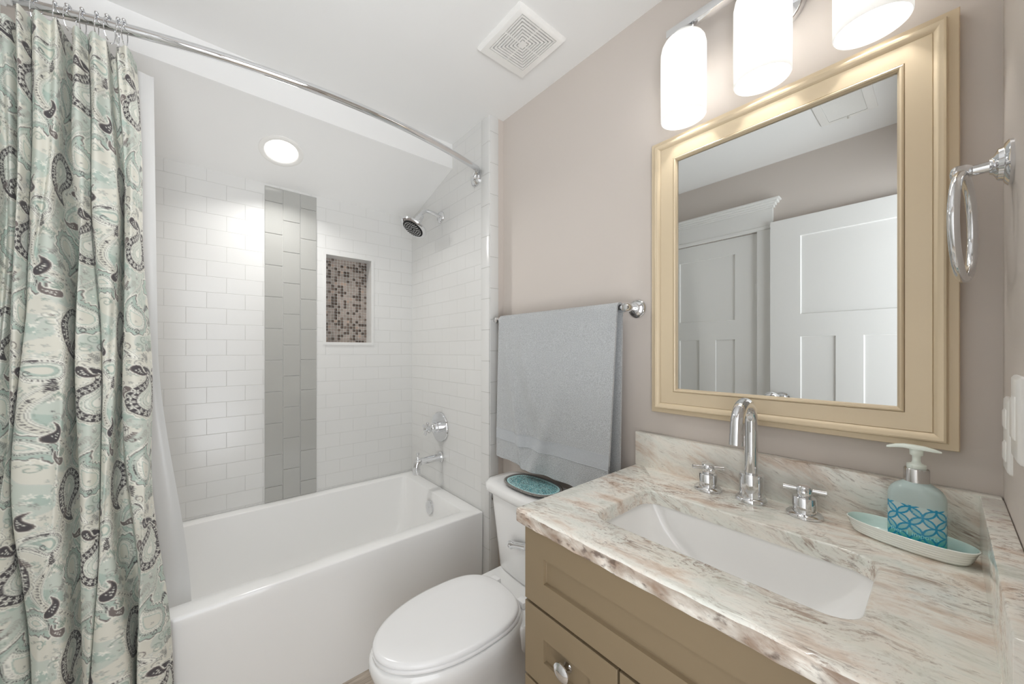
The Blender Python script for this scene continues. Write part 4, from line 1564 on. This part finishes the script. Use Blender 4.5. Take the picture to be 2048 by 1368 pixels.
# ---- widespread faucet
CTF = CT + 0.0006
fau = thing('faucet', 'chrome gooseneck faucet with two cross handles behind the sink', 'faucet', (1.112, 0.302, CT))
bm = B()
lathe(bm, [(0.033, 0), (0.033, 0.006), (0.030, 0.010), (0.026, 0.011)], (1.112, 0.302, CTF), (0, 0, 1), 40)
obj('base_flange', bm, m_chrome, fau)
bm = B()
lathe(bm, [(0.0255, 0.010), (0.0255, 0.066), (0.0245, 0.069), (0.014, 0.070)], (1.112, 0.302, CTF), (0, 0, 1), 40)
obj('base_collar', bm, m_chrome, fau)
bm = B()
g = [(1.112, 0.302, CT + 0.066), (1.112, 0.302, CT + 0.13), (1.112, 0.302, 1.078)]
rad = 0.0515
for i in range(1, 20):
    a = PI * 0.955 * i / 19
    g.append((1.112 - rad + rad * math.cos(a), 0.302, 1.078 + rad * math.sin(a)))
g.append((1.007, 0.302, 1.060))
tube(bm, g, 0.0142, 24)
obj('spout', bm, m_chrome, fau)
bm = B()
tube(bm, [(1.0072, 0.302, 1.061), (1.0048, 0.302, 1.036)], [0.0150, 0.0150], 24)
obj('aerator', bm, m_chrome, fau)
for y, ang in ((0.399, 0.62), (0.199, 0.15)):
    bm = B()
    lathe(bm, [(0.0215, 0.0085), (0.0215, 0.042), (0.020, 0.044), (0.0135, 0.045), (0.0115, 0.049)], (1.107, y, CTF), (0, 0, 1), 36)
    h = obj('handle', bm, m_chrome, fau)
    bm = B()
    lathe(bm, [(0.033, 0), (0.033, 0.005), (0.029, 0.009), (0.022, 0.010)], (1.107, y, CTF), (0, 0, 1), 36)
    obj('handle_flange', bm, m_chrome, h)
    bm = B()
    cz = CTF + 0.060
    lathe(bm, [(0.012, 0.044), (0.0145, 0.048), (0.0145, 0.066), (0.012, 0.069), (0.006, 0.070)], (1.107, y, CTF), (0, 0, 1), 32)
    for a in (ang, ang + PI / 2):
        d = Vector((math.cos(a), math.sin(a), 0))
        c = Vector((1.107, y, cz))
        tube(bm, [c - d * 0.038, c - d * 0.0375, c - d * 0.012, c + d * 0.012, c + d * 0.0375, c + d * 0.038], [0.0052, 0.0060, 0.0050, 0.0050, 0.0060, 0.0052], 14)
    obj('cross_handle', bm, m_chrome, h)

# ---- soap dish
DC = Vector((1.096, 0.046, CT + 0.0006))
dang = math.atan2(0.162, 0.046) - PI / 2      # long axis turned a little from Y
def dish_ring(a, b, z, n=72):
    out = []
    for i in range(n):
        t = 2 * PI * i / n
        s, c = math.sin(t), math.cos(t)
        ly, lx = a * math.copysign(abs(s) ** 0.86, s), b * math.copysign(abs(c) ** 0.86, c)
        out.append(Vector((DC.x + lx * math.cos(dang) - ly * math.sin(dang), DC.y + lx * math.sin(dang) + ly * math.cos(dang), DC.z + z)))
    return out
bm = B()
rg = [dish_ring(0.068, 0.028, 0.0), dish_ring(0.0735, 0.0325, 0.0008)]
for i in range(25):
    t = i / 24
    rb = 0.00055 * math.sin(2 * PI * 4.5 * t)
    rg.append(dish_ring(0.0755 + 0.0085 * t ** 0.8 + rb, 0.0345 + 0.0065 * t ** 0.8 + rb, 0.003 + 0.021 * t))
nout = len(rg) + 2
rg += [dish_ring(0.0860, 0.0425, 0.0265), dish_ring(0.0866, 0.0432, 0.0285), dish_ring(0.0850, 0.0416, 0.0295), dish_ring(0.0832, 0.0398, 0.0285),
       dish_ring(0.079, 0.036, 0.017), dish_ring(0.072, 0.030, 0.007), dish_ring(0.055, 0.018, 0.0045)]
loft(bm, rg)
zin = DC.z + 0.027
for f in bm.faces:
    ce = f.calc_center_median() - DC
    lx = abs(ce.x * math.cos(dang) + ce.y * math.sin(dang))
    if f.calc_center_median().z > DC.z + 0.002 and all(any((v.co - q).length < 1e-6 for rr in rg[-5:] for q in rr) for v in f.verts):
        f.material_index = 1
sd = obj('soap_dish', bm, [m_dish_out, m_dish], None, loc=DC, smooth=60)
tag(sd, 'long pale celadon soap dish with ribbed sides on the countertop', 'soap dish')

# ---- soap dispenser standing in the dish
BC = Vector((1.088, 0.034, CT + 0.0062))
sdp = thing('soap_dispenser', 'clear soap pump bottle with blue lattice print standing in the dish', 'soap dispenser', BC)
bang = -0.10
def bottle_ring(hy, hx, n, p=0.72):
    out = []
    for i in range(n):
        t = 2 * PI * i / n
        s, c = math.sin(t), math.cos(t)
        ly, lx = hy * math.copysign(abs(s) ** p, s), hx * math.copysign(abs(c) ** p, c)
        out.append((lx * math.cos(bang) - ly * math.sin(bang), lx * math.sin(bang) + ly * math.cos(bang)))
    return out
HY, HX = 0.0365, 0.0235
NB = 260
bprof = [(0.90, 0.0), (0.97, 0.0012)] + [(1.0, 0.003 + 0.092 * i / 150) for i in range(151)] + [(0.988, 0.0995), (0.965, 0.1035), (0.92, 0.1080), (0.85, 0.1125), (0.74, 0.1170), (0.60, 0.1210), (0.48, 0.1240), (0.42, 0.1265)]
P = np.zeros((len(bprof), NB + 1, 3))
arcs = None
for i, (sc_, z) in enumerate(bprof):
    pr_ = 0.72 + (1.0 - 0.72) * max(0, (1 - sc_)) / 0.6 if i > 10 else 0.72
    hy, hx = HY * sc_, max(HX * sc_, 0.0)
    if i > 150:
        hx = HX * sc_ + (hy - HX * sc_) * min(1, (1 - sc_) / 0.55)
    r_ = bottle_ring(hy, hx, NB, pr_)
    r_.append(r_[0])
    P[i, :, 0] = [BC.x + q[0] for q in r_]
    P[i, :, 1] = [BC.y + q[1] for q in r_]
    P[i, :, 2] = BC.z + z
arc = np.concatenate([[0], np.cumsum(np.hypot(*np.diff(P[80, :, :2], axis=0).T))])
me = grid_mesh('bottle', P - np.array(BC))
zz = np.array([b[1] for b in bprof])[:, None] + 0 * arc[None, :]
ss_ = arc[None, :] + 0 * zz
cell = 0.0225
ur, vr_ = (ss_ + zz) / math.sqrt(2), (ss_ - zz) / math.sqrt(2)
cu, cv = ur / cell, vr_ / cell
Rc = 0.7071
mind = np.full(zz.shape, 1e9)
cnt = np.zeros(zz.shape, int)
fu, fv = np.floor(cu), np.floor(cv)
for du in (-1, 0, 1, 2):
    for dv in (-1, 0, 1, 2):
        dd = np.hypot(cu - (fu + du), cv - (fv + dv))
        mind = np.minimum(mind, np.abs(dd - Rc))
        cnt += dd < Rc
line = mind < 0.060
lens = cnt >= 2
clear, white_, blue, teal, deep = lin((205, 224, 222)), lin((214, 236, 234)), lin((36, 160, 206)), lin((40, 196, 184)), lin((20, 150, 190))
colr = np.zeros(zz.shape + (3,))
colr[:] = clear
pz = (zz > 0.0025) & (zz < 0.083)
low = np.clip((0.046 - zz) / 0.03, 0, 1)[..., None]
fill = np.array(white_) * (1 - low) + np.array(teal) * low
lensc = np.array(lin((176, 222, 228))) * (1 - low) + np.array(lin((60, 200, 194))) * low
colr = np.where(pz[..., None], fill, colr)
colr = np.where((pz & lens)[..., None], lensc, colr)
colr = np.where((pz & line)[..., None], np.array(blue) * (1 - 0.5 * low) + np.array(deep) * 0.5 * low, colr)
colr = np.where((zz <= 0.0025)[..., None], np.array(teal), colr)
set_colors(me, 'print', colr.reshape(-1, 3))
me.materials.append(attr_mat('printed_plastic', 'print', 0.12, trans=0.30))
bo = bpy.data.objects.new('bottle', me)
COL.objects.link(bo)
bo.parent = sdp
ORIGIN[bo.name] = BC.copy()
# lettering low on the bottle
fc = bpy.data.curves.new('lettering', 'FONT')
fc.body = 'Pier 1 imports'
fc.size = 0.0105
fc.align_x = 'CENTER'
fo = bpy.data.objects.new('lettering_source', fc)
COL.objects.link(fo)
dg = bpy.context.evaluated_depsgraph_get()
tme = bpy.data.meshes.new_from_object(fo.evaluated_get(dg))
bpy.data.objects.remove(fo)
# wrap onto the face of the bottle that looks into the room (-X side)
rr_ = np.array(bottle_ring(HY + 0.0004, HX + 0.0004, 400))
angs = np.unwrap(np.arctan2(rr_[:, 1], rr_[:, 0]))
al = np.concatenate([[0], np.cumsum(np.hypot(*np.diff(rr_, axis=0).T))])
i0 = 200
for v in tme.vertices:
    s_ = al[i0] + v.co.x
    x_, y_ = np.interp(s_, al, rr_[:, 0]), np.interp(s_, al, rr_[:, 1])
    v.co = Vector((x_, y_, 0.0265 + v.co.y))
tme.materials.append(m_print)
to = bpy.data.objects.new('lettering', tme)
COL.objects.link(to)
to.parent = sdp
bm = B()
lathe(bm, [(0.0165, 0.122), (0.0165, 0.149), (0.0155, 0.1505), (0.010, 0.151)], BC, (0, 0, 1), 32)
obj('collar', bm, m_chrome_soft, sdp)
bm = B()
lathe(bm, [(0.0125, 0.1505), (0.0125, 0.158), (0.007, 0.160), (0.0055, 0.164), (0.0055, 0.174), (0.0085, 0.176), (0.0090, 0.186), (0.0075, 0.190)], BC, (0, 0, 1), 24)
# long curved head, spout toward +Y
sec = []
for t, hw, zt_, zb_ in ((-0.030, 0.0045, 0.1875, 0.1855), (-0.022, 0.0075, 0.1905, 0.186), (-0.010, 0.0095, 0.1935, 0.187), (0.004, 0.0095, 0.1945, 0.187), (0.016, 0.008, 0.1945, 0.188), (0.026, 0.0065, 0.1925, 0.1865), (0.034, 0.005, 0.1890, 0.1845), (0.038, 0.004, 0.1870, 0.1840)):
    y = BC.y + t
    sec.append([Vector((BC.x - hw, y, BC.z + zb_)), Vector((BC.x + hw, y, BC.z + zb_)), Vector((BC.x + hw, y, BC.z + (zt_ * 0.6 + zb_ * 0.4))), Vector((BC.x + hw * 0.5, y, BC.z + zt_)), Vector((BC.x - hw * 0.5, y, BC.z + zt_)), Vector((BC.x - hw, y, BC.z + (zt_ * 0.6 + zb_ * 0.4)))])
loft(bm, sec)
obj('pump_head', bm, m_pump, sdp, smooth=60)

# ================================================================== END WALL FITTINGS
RX, RZ = 1.035, 1.565
tr_ = thing('towel_ring', 'chrome towel ring on the end wall beside the mirror', 'towel ring', (RX, YF, RZ))
bm = B()
lathe(bm, [(0.036, 0), (0.036, 0.004), (0.031, 0.008), (0.027, 0.009), (0.025, 0.014), (0.015, 0.018), (0.0125, 0.022)], (RX, YF, RZ), (0, 1, 0), 36)
obj('wall_plate', bm, m_chrome, tr_)
bm = B()
lathe(bm, [(0.0095, 0.02), (0.0085, 0.038), (0.011, 0.041), (0.0135, 0.046), (0.0135, 0.056), (0.010, 0.060), (0.003, 0.062)], (RX, YF, RZ), (0, 1, 0), 28)
obj('post', bm, m_chrome, tr_)
bm = B()
nr_ = Vector((math.sin(0.13), math.cos(0.13), 0.0))
torus(bm, (RX - 0.002, YF + 0.047, RZ - 0.094), nr_, 0.088, 0.0065, 64, 14)
obj('ring', bm, m_chrome, tr_)

ou = thing('outlet', 'white duplex outlet plate low on the end wall above the countertop', 'outlet', (1.07, YF, 1.12))
bm = B()
def plate_y(bm, x0, x1, z0, z1, y0, h):
    def rr(i, y):
        return [Vector((x, y, z)) for x, z in rrect(x0 + i, x1 - i, z0 + i, z1 - i, 0.004)]
    loft(bm, [rr(0, y0), rr(0.0005, y0 + h * 0.5), rr(0.004, y0 + h)])
plate_y(bm, 1.030, 1.105, 1.058, 1.182, YF, 0.005)
obj('cover_plate', bm, m_plate, ou)
for z in (1.092, 1.146):
    bm = B()
    plate_y(bm, 1.050, 1.085, z - 0.017, z + 0.017, YF + 0.004, 0.0035)
    obj('receptacle', bm, m_plate, ou)
sw = thing('light_switch', 'white switch plate on the end wall next to the outlet', 'light switch', (0.94, YF, 1.16))
bm = B()
plate_y(bm, 0.895, 0.985, 1.100, 1.224, YF, 0.005)
obj('cover_plate', bm, m_plate, sw)
bm = B()
plate_y(bm, 0.922, 0.958, 1.130, 1.194, YF + 0.004, 0.004)
obj('rocker', bm, m_plate, sw)
